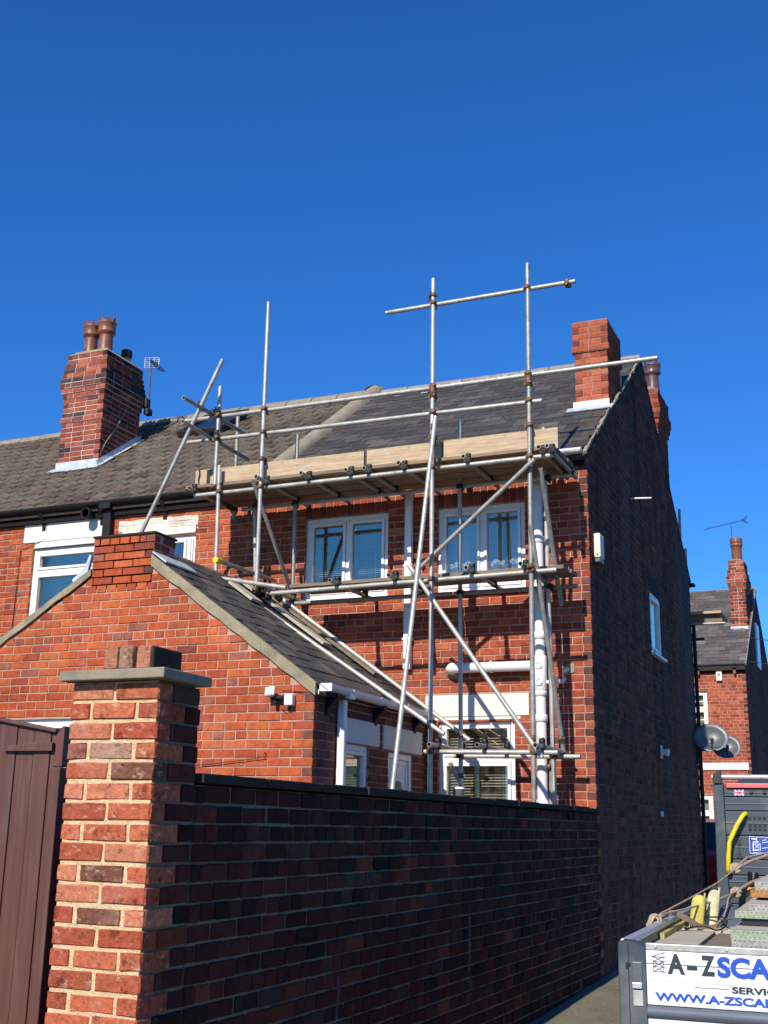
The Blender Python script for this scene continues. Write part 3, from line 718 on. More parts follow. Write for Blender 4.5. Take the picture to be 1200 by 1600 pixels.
# chimneys of our house
c_newbrick = lambda R, u, z: pick(R, [(.46, .125, .060), (.42, .105, .052), (.50, .15, .075)], (4, 3, 2), .08)
def outR(k): return .028 if k in (10,) else (.018 if k > 10 else 0)
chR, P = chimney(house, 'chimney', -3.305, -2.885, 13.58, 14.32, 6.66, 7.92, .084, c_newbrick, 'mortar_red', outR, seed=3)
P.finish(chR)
cb = MB(); cb.box(-3.30, -2.89, 13.59, 14.31, 7.915, 7.925); part('stack_top', cb, 'soot', chR)
def flash(parent, x0, x1, y0, y1, seed, w=.13):
    fmb = MB(); zr = lambda y: ZE+.06+(y-12.1)*RS
    rr = random.Random(seed); n = 10
    fmb.box(x0-.02, x1+.012, y0-.022, y0-.004, zr(y0)-.08, zr(y0)+.10); part('flashing', fmb, 'lead', parent); fmb = MB()
    vs = []; nx = 14
    for i in range(nx+1):
        x = x0-.10+(x1-x0+.16)*i/nx; yy = y0-.02-w-rr.uniform(-.02, .02); vs += [(x, y0+.0, zr(y0)+.014), (x, yy, zr(yy)+.014)]
    fmb.add(vs, [(2*i, 2*i+1, 2*i+3, 2*i+2) for i in range(nx)])
    m2 = 12; vs = []
    for i in range(m2+1):
        y = y0-.05+(y1-y0+.1)*i/m2; xx = x1+.09+rr.uniform(-.015, .015)
        vs += [(x1+.004, y, zr(y)+.10), (x1+.02, y, zr(y)+.016), (xx, y, zr(y)+.012)]
    f2 = MB(); f2.add(vs, [(3*i+k, 3*i+k+1, 3*i+k+4, 3*i+k+3) for i in range(m2) for k in range(2)]); part('flashing', f2, 'lead', parent, recalc=False)
    o = part('flashing', fmb, 'lead', parent, recalc=False); return o
fmb = MB(); zr = lambda y: ZE+.06+(y-12.1)*RS
fmb.box(-3.33, -2.875, 13.555, 13.575, zr(13.58)-.07, zr(13.58)+.075); part('flashing', fmb, 'lead', chR); fmb = MB(); fmb.obox((-3.11, 13.50, zr(13.50)+.012), (.29, 0, 0), slope_dir*.075, nrm*.006)
part('flashing', fmb, 'lead', chR); fmb = MB(); fmb.box(-2.884, -2.872, 14.32, 14.345, zr(14.3)-.02, zr(14.3)+.55)
part('flashing', fmb, 'lead', chR)
def outB(k): return {12: .02, 13: .04, 14: .055, 15: .055}.get(k, .0 if k < 12 else .03)
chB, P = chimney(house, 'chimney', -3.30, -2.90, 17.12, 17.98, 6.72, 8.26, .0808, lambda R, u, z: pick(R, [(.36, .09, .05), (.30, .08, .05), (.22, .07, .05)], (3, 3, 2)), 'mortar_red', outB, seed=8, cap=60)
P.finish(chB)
def pot(parent, x, y, z, h, r, mat, crown=True):
    mb = MB(); k = h/.62
    prof = [(r*.86, 0), (r*.84, .05*k), (r*.78, .32*k), (r*.80, .36*k), (r*1.05, .38*k), (r*1.08, .42*k), (r*.98, .44*k), (r*1.02, .47*k), (r*1.0, .54*k), (r*1.1, .56*k), (r*1.1, .59*k), (r*.95, .60*k), (r*.8, .60*k), (r*.78, .5*k)]
    mb.lathe((x, y, z), prof, 24, cap=False)
    if crown:
        n = 8
        for i in range(n):
            a = 2*math.pi*i/n; da = math.pi/n*.85
            P_ = lambda aa, rr, zz: (x+rr*math.cos(aa), y+rr*math.sin(aa), z+zz)
            mb.add([P_(a-da, r*1.02, .58*k), P_(a+da, r*1.02, .58*k), P_(a, r*1.06, .70*k), P_(a-da, r*.88, .58*k), P_(a+da, r*.88, .58*k), P_(a, r*.95, .70*k)], [(0, 1, 2), (4, 3, 5), (1, 4, 5, 2), (3, 0, 2, 5), (0, 3, 4, 1)])
    part('chimney_pot', mb, mat, parent)
def haunch(parent, x0, x1, y0, y1, z, h=.10):
    mb = MB(); i = .10
    vs = [(x0, y0, z), (x1, y0, z), (x1, y1, z), (x0, y1, z), (x0+i, y0+i, z+h), (x1-i, y0+i, z+h), (x1-i, y1-i, z+h), (x0+i, y1-i, z+h)]
    mb.add(vs, [(0, 1, 5, 4), (1, 2, 6, 5), (2, 3, 7, 6), (3, 0, 4, 7), (4, 5, 6, 7), (3, 2, 1, 0)]); part('flaunching', mb, 'verge', parent)
haunch(chB, -3.30, -2.90, 17.12, 17.98, 8.26, .08)
pot(chB, -3.0, 17.42, 8.32, .46, .125, 'terracotta_dark'); pot(chB, -3.12, 17.75, 8.32, .46, .125, 'terracotta_dark')

# ------------------------------------------------------------------ NEIGHBOUR HOUSE
nb = thing('terraced_house', 'neighbouring brick house left of the scaffolding with brown tiled roof and tall pot chimney', 'house', (-11, 15.7, .2))
NW1 = (-10.47, -9.33, 3.75, 5.19); NW2 = (-9.0, -7.90, 4.3, 5.19)
NL1 = (-10.636, -9.30, 5.272, 5.528); NL2 = (-9.09, -7.875, 5.30, 5.448); NL3 = (-9.02, -7.90, 5.205, 5.30)
slab = MB()
slab.prism([frF.p(-17, -.009, .05), frF.p(XP-.002, -.009, .05), frF.p(XP-.002, -.009, ZE), frF.p(-17, -.009, ZE)], (0, .16, 0), [rect(NW1), rect(NW2)])
nbw = part('rear_wall', slab, 'mortar_pink', nb)
PN = Pieces('brick', 'brick_orange', UNITS_FAR, 300, vis=lambda x, y, c: c.z > 3.0)
lay(PN, nbw, frF, zA, ZE-.005, pitchH, cut(lambda z: [(-17, XP-.004)], [NW1, NW2, NL1, NL2, NL3, (NW1[0], NW1[1], 5.18, 5.28)]), c_ext, seed=15, hdr=6)
PN.finish(nbw)
window(nb, frF, *NW1, trans=4.86, fw=.07)
window(nb, frF, *NW2, mull=(-8.03,), fw=.05)
for q in (NL1, NL3):
    l = MB(); frF.box(l, q[0], q[1], -.1, .014, q[2], q[3]); part('lintel', l, 'stone', nb, bevel=.008)
l = MB(); frF.box(l, NW1[0]+.03, NW1[1], -.05, .006, 5.19, 5.27); part('lintel', l, 'stone', nb, bevel=.006)
P = Pieces('brick', 'brick_orange', UNITS_FAR, 40)    # painted bricks over the small window
lm = MB(); frF.box(lm, NL2[0], NL2[1], -.1, .0, NL2[2], NL2[3]); lp = part('lintel', lm, 'stone', nb, label='cream painted brick lintel')
lay(P, lp, frF, NL2[2]+.002, NL2[3]-.002, .073, lambda z: [(NL2[0]+.004, NL2[1]-.004)], lambda R, u, z: pick(R, [(.78, .72, .58)], (1,), .06), hdr=0, proud=.008, j=.006, seed=3); P.finish(lp)
f = MB(); f.box(-17, XP+.02, YF-.06, YF-.03, ZE-.14, ZE+.0); part('fascia', f, 'fascia', nb)
gt = MB(); halfround(gt, (-17, YF-.12, ZE+.05), (XP+.40, YF-.12, ZE+.05), r=.06)
for x in (-15, -13.2, -11.4, -9.9, -8.2): halfround(gt, (x-.02, YF-.12, ZE+.05), (x+.02, YF-.12, ZE+.05), r=.066)
part('gutter', gt, 'plastic_black', nb)
for x in (-14.2, -13.25, -12.3, -11.3, -10.33, -9.38, -8.40, -7.4):
    bk = MB(); bk.prism([(x, YF+.0, ZE-.14), (x, YF-.13, ZE-.005), (x, YF-.11, ZE-.05), (x, YF-.03, ZE-.15), (x, YF-.02, ZE-.24), (x, YF+.0, ZE-.24)], (.055, 0, 0)); part('gutter_bracket', bk, 'plastic_black', nb)
dp = MB(); dp.box(-9.285, -9.165, YF-.10, YF-.02, 3.6, ZE-.02); dp.box(-9.31, -9.14, YF-.17, YF-.02, ZE-.06, ZE+.03); part('downpipe', dp, 'plastic_black', nb, bevel=.006)
fl_ = thing('floodlight', 'round black floodlight under the black gutter beside the black downpipe', 'light', (-9.5, YF-.06, 5.56))
a = MB(); a.lathe((-9.5, YF-.20, 5.555), [(.03, .12), (.065, .10), (.075, .03), (.075, 0), (.06, 0), (.055, .02)], 18, axis=(0, 1, 0)); part('housing', a, 'plastic_black', fl_)
a = MB(); a.lathe((-9.5, YF-.18, 5.555), [(.0, 0), (.055, 0)], 16, axis=(0, -1, 0), cap=False); part('lens', a, 'car_glass', fl_)
a = MB(); a.box(-9.52, -9.48, YF-.1, YF, 5.56, 5.60); part('bracket', a, 'plastic_black', fl_)
cbm = MB(); cbm.path([(-10.40, YF-.16, 5.70), (-10.34, YF-.1, 5.63), (-10.26, YF-.015, 5.52), (-10.26, YF-.012, 5.3), (-10.40-.27, YF-.012, 5.18), (-10.68, YF-.012, 4.4), (-10.69, YF-.012, 3.4)], .005, 5)
part('cable', cbm, 'plastic_black', nb)
roofB = roof_slab(nb, -17.2, XP-.05, 'coping', -.045)
PT = Pieces('roof_tile', 'tile', UNITS_TILE, 300)
R = random.Random(6); ga = .262; wd = .295; rows = int(((YR-12.05)/slope_dir.y)/ga)+1
def c_tile(R): return pick(R, [(.160, .125, .092), (.140, .110, .082), (.178, .142, .105), (.105, .082, .062), (.15, .122, .088)], (5, 5, 2, 1.4, 2), .10)
SKY = (-9.90, -9.10, 14.62, 15.42)
for r in range(rows):
    x = -16.9-(wd/2 if r % 2 else 0)
    while x < XP-.1:
        b = min(x+wd, XP-.11)
        yc = YF-.15+slope_dir.y*(r+.5)*ga
        if b-x > .06 and not (SKY[0]-.05 < x+wd/2 < SKY[1]+.05 and SKY[2] < yc < SKY[3]+.05) and not (-11.35 < x+wd/2 < -10.8 and 13.85 < yc < 14.5):
            base = Vector((x, YF-.15, ZE+.06+(YF-.15-12.1)*RS))+slope_dir*(r*ga+R.uniform(-.005, .005))+nrm*(-.036+.012+R.uniform(-.002, .004))
            L_ = min(ga*1.22, ((YR-12.05)/slope_dir.y)-r*ga+.02)
            if L_ > .05: PT.add(roofB, base, (b-x-.003, 0, R.uniform(-.003, .003)), slope_dir*L_-nrm*.030, nrm*.040, c_tile(R))
        x += wd
PT.finish(roofB)
x = -17.1; R = random.Random(22)
while x < XP-.12:
    t = MB(); zz = R.uniform(-.006, .006); L_ = min(.45, XP-.1-x)
    t.prism([(x, YR+dx, ZR+.005+dz+zz) for dx, dz in ((-.14, -.09), (-.08, -.01), (0, .04), (.08, -.01), (.14, -.09), (.12, -.11), (0, 0.), (-.12, -.11))], (L_-.012, 0, 0)); part('ridge_tile', t, 'concrete', roofB, bevel=.006); x += .45
# roof window
rw = thing('roof_window', 'dark framed skylight in the brown tiled roof behind the scaffold tubes', 'skylight', (-9.5, 15, 7.8)); 
def rp(x, y, h): return Vector((x, y, ZE+.06+(y-12.1)*RS))+nrm*h
mb = MB(); ym = (SKY[2]+SKY[3])/2; hl = (SKY[3]-SKY[2])/2/slope_dir.y; xm = (SKY[0]+SKY[1])/2; hw = (SKY[1]-SKY[0])/2
for sx in (-1, 1): mb.obox(rp(xm+sx*(hw-.03), ym, .02), (.04, 0, 0), slope_dir*hl, nrm*.07)
for sy in (-1, 1): mb.obox(rp(xm, ym, .02)+slope_dir*sy*(hl-.03), (hw-.072, 0, 0), slope_dir*.045, nrm*.068)
part('frame', mb, 'steel_dark', rw, bevel=.006)
mb = MB(); mb.obox(rp(xm, ym, .05), (hw-.06, 0, 0), slope_dir*(hl-.06), nrm*.004); part('pane', mb, 'car_glass', rw)
# neighbour chimney
def outL(k):
    return {10: .02, 15: .018, 16: .036, 17: .055, 18: .055, 19: .042, 20: .028, 21: .014}.get(k, 0)
def c_chim(R, u, z):
    w = [6, 5, 3, 2, .5]
    if 7.62 < z < 7.72: w = [3, 3, 2, 4, 5]
    if z > 8.15: w = [2, 2, 1, 4, 5]
    return pick(R, [(.40, .11, .06), (.34, .09, .055), (.45, .14, .08), (.20, .075, .06), (.07, .05, .045)], w)
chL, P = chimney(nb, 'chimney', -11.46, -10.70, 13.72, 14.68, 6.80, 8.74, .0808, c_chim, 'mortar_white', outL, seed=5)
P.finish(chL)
haunch(chL, -11.46, -10.70, 13.72, 14.68, 8.73, .09)
flash(chL, -11.46, -10.70, 13.72, 14.68, 4)
pot(chL, -11.24, 13.98, 8.80, .53, .130, 'terracotta'); pot(chL, -10.95, 13.98, 8.80, .55, .136, 'terracotta')
mb = MB(); mb.lathe((-10.86, 14.42, 8.79), [(.07, 0), (.07, .10)], 18); part('flue_stub', mb, 'verge', chL)
mb = MB(); mb.lathe((-10.86, 14.42, 8.88), [(.085, 0), (.09, .02), (.09, .10), (.08, .13), (.0, .13)], 18); part('flue_cap', mb, 'plastic_black', chL)
mb = MB(); mb.path([(-10.68, 14.3, 7.97), (-10.685, 14.1, 7.6), (-10.69, 13.85, 7.25), (-10.72, 13.70, 6.9)], .008, 5); part('cable', mb, 'verge', chL)
ae = thing('tv_aerial', 'small grid backed tv aerial on a pole beside the tall pot chimney', 'aerial', (-10.62, 14.78, 8.2))
mb = MB(); mb.tube((-10.62, 14.78, 8.18), (-10.63, 14.78, 8.93), .014, 8); part('mast', mb, 'rust', ae)
mb = MB(); mb.box(-10.70, -10.60, 14.70, 14.80, 8.12, 8.26); mb.box(-10.66, -10.58, 14.72, 14.84, 8.0, 8.10); part('mast_bracket', mb, 'steel_dark', ae)
mb = MB()
for i in range(6): mb.tube((-10.76, 14.78, 8.84+i*.035), (-10.48, 14.78, 8.80+i*.035), .007, 6)
for i in range(4): mb.tube((-10.76+i*.093, 14.785, 8.835-i*.013), (-10.76+i*.093, 14.785, 9.01-i*.013), .006, 6)
part('reflector_grid', mb, 'antenna', ae)
mb = MB(); A_, B_ = Vector((-10.62, 14.74, 8.95)), Vector((-10.02, 14.25, 8.47)); mb.tube(A_, B_, .011, 6); dd = (B_-A_).normalized(); pp = dd.cross(Vector((0, 0, 1))).normalized()
for i in range(1, 11): c0 = A_.lerp(B_, i/10.5); mb.tube(c0-pp*.07, c0+pp*.07, .005, 5)
part('boom', mb, 'steel_dark', ae)

# ------------------------------------------------------------------ REAR EXTENSION (outhouse)
YE, XE = 9.43, -4.75
ex = thing('rear_extension', 'lower orange brick outhouse with a sloping slate roof and stub chimney', 'outhouse', (-7, 10.8, .2))
frE = FY(YE); frS = FX(XE); pit = .0815
aR, bR = .708, .61; XA = -6.85; ZAp = 4.30
def zr_e(x): return 2.86+(XE-x)*aR+.06 if x > XA else 2.86+.06+(XE-XA)*aR-(XA-x)*bR
def espan(z):
    if z < 2.86: return [(-9.4, XE)]
    if z > 4.43: return []
    l = XA-((zr_e(XA)-.10-z)/bR); r = XE-((z-2.86+.04)/aR)
    if z > 4.05: return [(-7.32, -6.58)]
    l = min(l, -7.32); r = max(r, -6.58)
    return [(l, r)]
EW = (-8.25, -7.40, 1.9, 2.62)
slab = MB()
pl = [(-9.4, .05), (XE-.01, .05), (XE-.01, 2.86), (-6.585, 4.09), (-6.585, 4.43), (-7.315, 4.43), (-7.315, 4.02), (-9.4, 2.80)]
slab.prism([frE.p(x, -.009, z) for x, z in pl], (0, .15, 0), [[frE.p(EW[0], -.009, EW[2]), frE.p(EW[1], -.009, EW[2]), frE.p(EW[1], -.009, EW[3]), frE.p(EW[0], -.009, EW[3])]])
exw = part('gable_wall', slab, 'mortar_pink', ex)
PE = Pieces('brick', 'brick_orange', UNITS_FAR, 300)
zE0 = 1.99-24*pit
lay(PE, exw, frE, zE0, 4.43, pit, cut(espan, [EW]), c_ext, L=.232, quoin=(None, 0), seed=17, hdr=6)
window(ex, frE, *EW, fw=.05, sill=False)
PE.finish(exw)
# side wall with small window and door
SW = (10.07, 10.68, 1.72, 2.405); SD = (11.16, 11.83, .25, 2.385); SL1 = (10.05, 10.90, 2.412, 2.642); SL2 = (11.0, 12.07, 2.405, 2.645)
slab = MB(); q = lambda a: [frS.p(a[0], -.009, a[2]), frS.p(a[1], -.009, a[2]), frS.p(a[1], -.009, a[3]), frS.p(a[0], -.009, a[3])]
slab.prism([frS.p(YE+.15, -.009, .05), frS.p(YF-.01, -.009, .05), frS.p(YF-.01, -.009, 2.86), frS.p(YE+.15, -.009, 2.86)], (-.14, 0, 0), [q(SW), q(SD)])
slab.box(XE-.149, XE-.0095, YE+.008, YE+.1495, .05, 2.86)
exs = part('side_wall', slab, 'mortar_red', ex)
P = Pieces('brick', 'brick_orange', UNITS_FAR, 0)
lay(P, exs, frS, zE0, 2.86, pit, cut(lambda z: [(YE, YF-.01)], [SW, SD, SL1, SL2]), c_side, L=.232, quoin=(1, None), seed=18, hdr=6)
P.finish(exs)
for a in (SL1, SL2):
    l = MB(); frS.box(l, a[0], a[1], -.1, .012, a[2], a[3]); part('lintel', l, 'stone_grey', ex, bevel=.008)
window(ex, frS, *SW, fw=.06, blind=(.004, 1.8, 2.33, 'blind_grey'), d=-.03, sillw=.09, silld=.02, sillmat='stone_grey')
d_ = MB(); frS.box(d_, SD[0], SD[0]+.06, -.09, -.02, SD[2], SD[3]); frS.box(d_, SD[1]-.06, SD[1], -.09, -.02, SD[2], SD[3]); frS.box(d_, SD[0]+.06, SD[1]-.06, -.09, -.02, SD[3]-.06, SD[3]); fd = part('door_frame', d_, 'upvc', ex, bevel=.004)
d_ = MB(); frS.box(d_, SD[0]+.062, SD[1]-.062, -.085, -.04, SD[2], SD[3]-.062)
for (a, b, c, e) in ((SD[0]+.1, SD[1]-.1, 2.27, 2.30), (SD[0]+.1, SD[0]+.125, 1.2, 2.27), (SD[1]-.125, SD[1]-.1, 1.2, 2.27)): frS.box(d_, a, b, -.045, -.03, c, e)
dr = part('door', d_, 'door', ex, bevel=.004)
d_ = MB(); ymid = (SD[0]+SD[1])/2
pts = [frS.p(ymid+.13*math.cos(a), -.034, 1.98+.13*math.sin(a)) for a in [math.pi*i/12 for i in range(13)]]; d_.prism(pts, (.006, 0, 0)); part('door_light', d_, 'car_glass', dr)
# gutter and downpipe of extension
f = MB(); f.box(XE+.0, XE+.03, YE+.03, YF-.02, 2.79, 2.87); part('fascia', f, 'upvc', ex)
gt = MB(); halfround(gt, (XE+.10, YE+.03, 2.88), (XE+.10, YF-.1, 2.85), r=.062)
gt.box(XE+.038, XE+.162, YE+.022, YE+.03, 2.815, 2.885)
for y in (9.95, 10.6, 11.3): halfround(gt, (XE+.10, y-.03, 2.875), (XE+.10, y+.03, 2.873), r=.068)
gt.box(XE+.05, XE+.15, 9.87, 9.99, 2.79, 2.87)
part('gutter', gt, 'plastic_white', ex)
for y in (9.66, 10.75, 11.80):
    bk = MB(); bk.prism([(XE, y, 2.80), (XE+.13, y, 2.81), (XE+.11, y, 2.76), (XE+.04, y, 2.70), (XE+.015, y, 2.62), (XE, y, 2.62)], (0, .06, 0)); part('gutter_bracket', bk, 'plastic_black', ex)
dp = MB(); dp.box(XE+.01, XE+.085, 9.895, 9.965, .2, 2.80); part('downpipe', dp, 'plastic_white', ex, bevel=.012)
# extension roof
def ex_slab():
    mb = MB(); th = .05
    P_ = [(XE+.10, zr_e(XE+.10)), (XA, zr_e(XA)), (-9.6, zr_e(-9.6))]
    mb.prism([(x, YE+.03, z-.02) for x, z in P_]+[(x, YE+.03, z-.02-th) for x, z in reversed(P_)], (0, YF-YE-.05, 0)); return part('roof', mb, 'coping', ex)
exr = ex_slab()
sd_ = Vector((-1, 0, aR)).normalized(); nn_ = Vector((aR, 0, 1)).normalized()
P = Pieces('roof_slate', 'slate', UNITS_SLATE, 300); R = random.Random(66); ga = .20; wd = .245
Ls = (XE+.12-XA)/abs(sd_.x); rows = int(Ls/ga)+1
for r in range(rows):
    y = YE+.02-(wd/2 if r % 2 else 0)
    while y < YF-.03:
        a, b = max(y, YE+.015), min(y+wd-.004, YF-.03)
        if b-a > .05:
            base = Vector((XE+.12, b, zr_e(XE+.12)))+sd_*(r*ga+R.uniform(-.006, .006))+nn_*(-.012+R.uniform(-.002, .006))
            L_ = min(ga*1.5, Ls-r*ga+.01)
            # across direction runs toward -y so that (across, up-slope, normal) is right handed
            if L_ > .05: P.add(exr, base-Vector((0, b-a, 0)), (0, b-a, R.uniform(-.004, .004)), sd_*L_-nn_*.012, nn_*.008, c_slate(R, 1.25))
        y += wd
P.finish(exr)
for s_, X0, X1 in ((1, XE+.02, -6.59), (-1, -9.5, -7.31)):      # verge fillets of cement
    v = MB(); R = random.Random(7); n = 16
    tp, bt = [], []
    for i in range(n+1):
        x = X0+(X1-X0)*i/n; zt = zr_e(x)-.012; k = .115 if s_ > 0 else .07
        tp.append((x, zt)); bt.append((x, zt-k+R.uniform(-.012, .012)))
    for i in range(n):
        v.prism([frE.p(tp[i][0], .0, tp[i][1]), frE.p(tp[i+1][0], .0, tp[i+1][1]), frE.p(bt[i+1][0], .0, bt[i+1][1]), frE.p(bt[i][0], .0, bt[i][1])], (0, -.022-R.uniform(0, .004), 0))
    part('verge_mortar', v, 'verge', ex)
v = MB(); v.prism([frE.p(-7.52, -.02, zr_e(-7.52)-.03), frE.p(-7.36, -.02, zr_e(-7.36)-.02), frE.p(-7.325, -.02, zr_e(-7.36)+.16), frE.p(-7.35, -.02, zr_e(-7.36)+.17), frE.p(-7.40, -.02, zr_e(-7.36)+.03), frE.p(-7.54, -.02, zr_e(-7.52)+.02)], (0, -.035, 0))
part('flashing', v, 'lead', ex); v = MB(); v.obox((-6.50, 9.7, zr_e(-6.50)+.02), sd_*.10, (0, .29, 0), nn_*.008)
part('flashing', v, 'lead', ex)
# stub chimney block
core = MB(); core.box(-7.312, -6.588, YE+.009, 9.80, 3.9, 4.425); stub = part('stub_chimney', core, 'mortar_red', ex)
P = Pieces('brick', 'brick_orange', UNITS_FAR, 60)
lay(P, stub, FX(-6.58), zE0+pit*48-pit*20+.0, 4.43, pit, lambda z: [(YE, 9.81)] if z > 4.0 else [], c_side, L=.232, quoin=(1, 1), seed=19, hdr=0)
P.finish(stub)
core = MB(); core.box(-7.33, -6.57, YE-.01, 9.82, 4.43, 4.455); part('chimney_cap', core, 'coping', stub, bevel=.006)
# floodlight camera
fc = thing('security_light', 'small white security floodlight and sensor box on orange gable end', 'light', (-5.03, YE, 2.75))
a = MB(); a.obox((-5.155, YE-.09, 2.81), (.048, .0, .004), (0, .012, -.008), (-.004, .012, .040)); part('lamp_head', a, 'plastic_white', fc, bevel=.006)
a = MB(); a.obox((-5.156, YE-.104, 2.813), (.038, .0, .003), (0, .002, -.001), (-.003, .010, .031)); part('lens', a, 'alu_bright', fc)
a = MB(); a.tube((-5.13, YE-.05, 2.765), (-5.13, YE-.0, 2.765), .035, 12); a.tube((-5.13, YE-.05, 2.76), (-5.02, YE-.05, 2.755), .022, 10); a.tube((-5.12, YE-.05, 2.73), (-5.12, YE-.05, 2.69), .02, 10); part('joint', a, 'plastic_black', fc)
a = MB(); a.box(-5.02, -4.935, YE-.075, YE-.005, 2.685, 2.79); part('sensor_box', a, 'plastic_white', fc, bevel=.012)
a = MB(); a.path([(-4.97, YE-.04, 2.69), (-4.98, YE-.03, 2.655), (-5.03, YE-.02, 2.64), (-5.07, YE-.01, 2.66)], .004, 5); a.path([(-5.08, YE-.01, 2.83), (-4.93, YE-.012, 2.815), (-4.76, YE-.012, 2.80)], .003, 5); part('cable', a, 'plastic_black', fc)

hk = thing('wire_hook', 'rusty hook with a thin drooping wire on the orange gable end', 'hook', (-5.22, YE, 2.25))
a = MB(); a.path([(-5.22, YE+.01, 2.27), (-5.22, YE-.03, 2.27), (-5.22, YE-.035, 2.24), (-5.22, YE-.02, 2.225)], .006, 6); part('hook', a, 'rust', hk)
a = MB(); a.path([(-5.22, YE-.03, 2.235), (-5.5, YE-.02, 2.20), (-5.9, YE-.02, 2.165), (-6.4, YE-.02, 2.14)], .0035, 5); part('wire', a, 'steel_dark', hk)
# yard ground behind the wall
yb = MB(); yb.box(-20, XG-.23, 4.5, YF-.1, -.3, .165); structure('yard', yb, 'yard')

# ------------------------------------------------------------------ GARDEN WALL AND GATE PILLAR
gw = thing('garden_wall', 'long dark brick yard wall in shade running from the pillar to the house', 'wall', (XG-.11, 8.4, 0))
zc0 = 2.156-26*.084
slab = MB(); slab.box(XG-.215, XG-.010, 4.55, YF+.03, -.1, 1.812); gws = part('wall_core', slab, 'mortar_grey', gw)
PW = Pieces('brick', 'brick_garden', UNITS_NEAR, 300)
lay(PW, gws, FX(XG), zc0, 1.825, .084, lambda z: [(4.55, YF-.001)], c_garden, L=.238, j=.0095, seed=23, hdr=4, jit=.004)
PW.finish(gws)
PWb = Pieces('brick', 'brick_garden', UNITS_FAR, 0)
lay(PWb, gws, Frame((XG-.225, 0, 0), (0, -1, 0), (-1, 0, 0)), zc0, 1.825, .084, lambda z: [(-YF, -4.55)], c_ext, L=.238, seed=24, hdr=4); PWb.finish(gws)
y = 4.565; R = random.Random(4); n = 0
while y < YF-.05:
    L_ = min(.60, YF-.003-y); c = MB()
    e1, e2 = R.uniform(-.008, .006), R.uniform(-.005, .004); c.box(XG-.25, XG+.028+e1, y+.003, y+L_-.005, 1.822, 1.869+e2); part('coping_stone', c, 'coping', gw, bevel=.006); y += L_
    if n == 0: pass
    n += 1
pp = thing('gate_pillar', 'sunlit red brick gate pillar with cream mortar beside the brown gate', 'pillar', (-3.085, 4.42, 0))
x0, x1, y0, y1 = -3.312, -2.858, 4.2, 4.545
core = MB(); core.box(x0+.010, x1-.010, y0+.010, y1-.010, -.1, 2.236); pc = part('pillar_core', core, 'mortar_cream', pp)
P = Pieces('brick', 'brick_close', UNITS_NEAR, 300); Pd = Pieces('brick', 'brick_garden', UNITS_NEAR, 300)
Lb = (x1-x0-.013)/2
for k in range(27):
    z = zc0+k*.084; h = .0735; R = random.Random(900+k); top = (26-k) % 2 == 0
    if top: segs = [(x0, x0+Lb), (x0+Lb+.013, x1)]
    else: segs = [(x0, x0+Lb*.46), (x0+Lb*.46+.013, x1-Lb*.46-.013), (x1-Lb*.46, x1)]
    for a, b in segs:
        dep = .215 if not top else .105
        P.add(pc, (a+R.uniform(0, .003), y0+R.uniform(-.002, .003), z+R.uniform(-.001, .002)), (b-a-R.uniform(0, .003), 0, 0), (0, dep, 0), (0, 0, h+R.uniform(-.002, .002)), c_pillar(R, a, z))
    q0 = y0+(.118 if top else .228)
    ys = [(q0, y1)] if not top else [(q0, q0+.215), (q0+.228, y1)]
    if not top: ys = [(q0, y1)]
    for a, b in ys:
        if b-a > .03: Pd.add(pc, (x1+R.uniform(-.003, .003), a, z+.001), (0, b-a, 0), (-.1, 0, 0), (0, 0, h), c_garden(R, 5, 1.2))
    for a, b in [(y0+.12, y0+.22), (y0+.232, y1)]:
        P.add(pc, (x0, -0+b, z), (0, -(b-a), 0), (.09, 0, 0), (0, 0, h), c_pillar(R, a, z))
P.finish(pc); Pd.finish(pc)
mb = MB(); mb.box(x1-.0125, x1-.0092, y0+.016, y1-.008, -.1, 2.235); part('side_pointing', mb, 'mortar_grey', pp)
c = MB(); c.box(-3.345, -2.800, 4.145, 4.535, 2.240, 2.284); part('cap_stone', c, 'concrete', pp, bevel=.005)
P = Pieces('brick', 'brick_close', UNITS_NEAR, 20)
lp = MB(); lp.box(-3.13, -2.93, 4.23, 4.42, 2.283, 2.37); tb = part('cap_mortar', lp, 'verge', pp)
for i, x in enumerate((-3.157, -3.073, -2.987)):
    R = random.Random(i); P.add(tb, (x, 4.20+R.uniform(-.005, .005), 2.285), (.072, 0, 0), (0, .22, 0), (0, 0, .108), [(.42, .17, .10), (.34, .20, .12), (.46, .19, .12)][i])
P.finish(tb)
c = MB(); c.box(-2.952, -2.905, 4.215, 4.44, 2.285, 2.390); part('brick_side_shade', c, 'coping', pp, bevel=.008)  # dark block for the end brick's mossy side, its shade put into the colour

gate = thing('timber_gate', 'brown stained boarded gate with a sloping top beside the brick pillar', 'gate', (-3.9, 4.5, .0))
zt = lambda x: 2.047+(-3.609-x)*.172
x = -3.612; i = 0
ws = [.034, .098, .105, .105, .11, .10, .11, .105, .10, .11, .105, .10]
for i, w in enumerate(ws):
    a, b = x-w, x; c = MB(); dd = .0 if i % 2 else .004
    c.prism([(a+.003, 4.5+dd, .12), (b-.001, 4.5+dd, .12), (b-.001, 4.5+dd, zt(b)), (a+.003, 4.5+dd, zt(a))], (0, .022, 0)); part('board', c, 'brown_gate', gate, bevel=.004); x -= w
c = MB(); c.prism([(x, 4.480, zt(x)), (-3.607, 4.480, zt(-3.607)), (-3.607, 4.480, zt(-3.607)+.018), (x, 4.480, zt(x)+.018)], (0, .06, 0)); part('top_rail', c, 'brown_gate', gate, bevel=.004)
c = MB(); c.prism([(-3.905, 4.478, 1.965), (-3.618, 4.478, 1.963), (-3.618, 4.478, 2.003), (-3.75, 4.478, 2.002), (-3.905, 4.478, 1.985)], (0, .02, 0)); part('ledge', c, 'brown_gate', gate, bevel=.003)
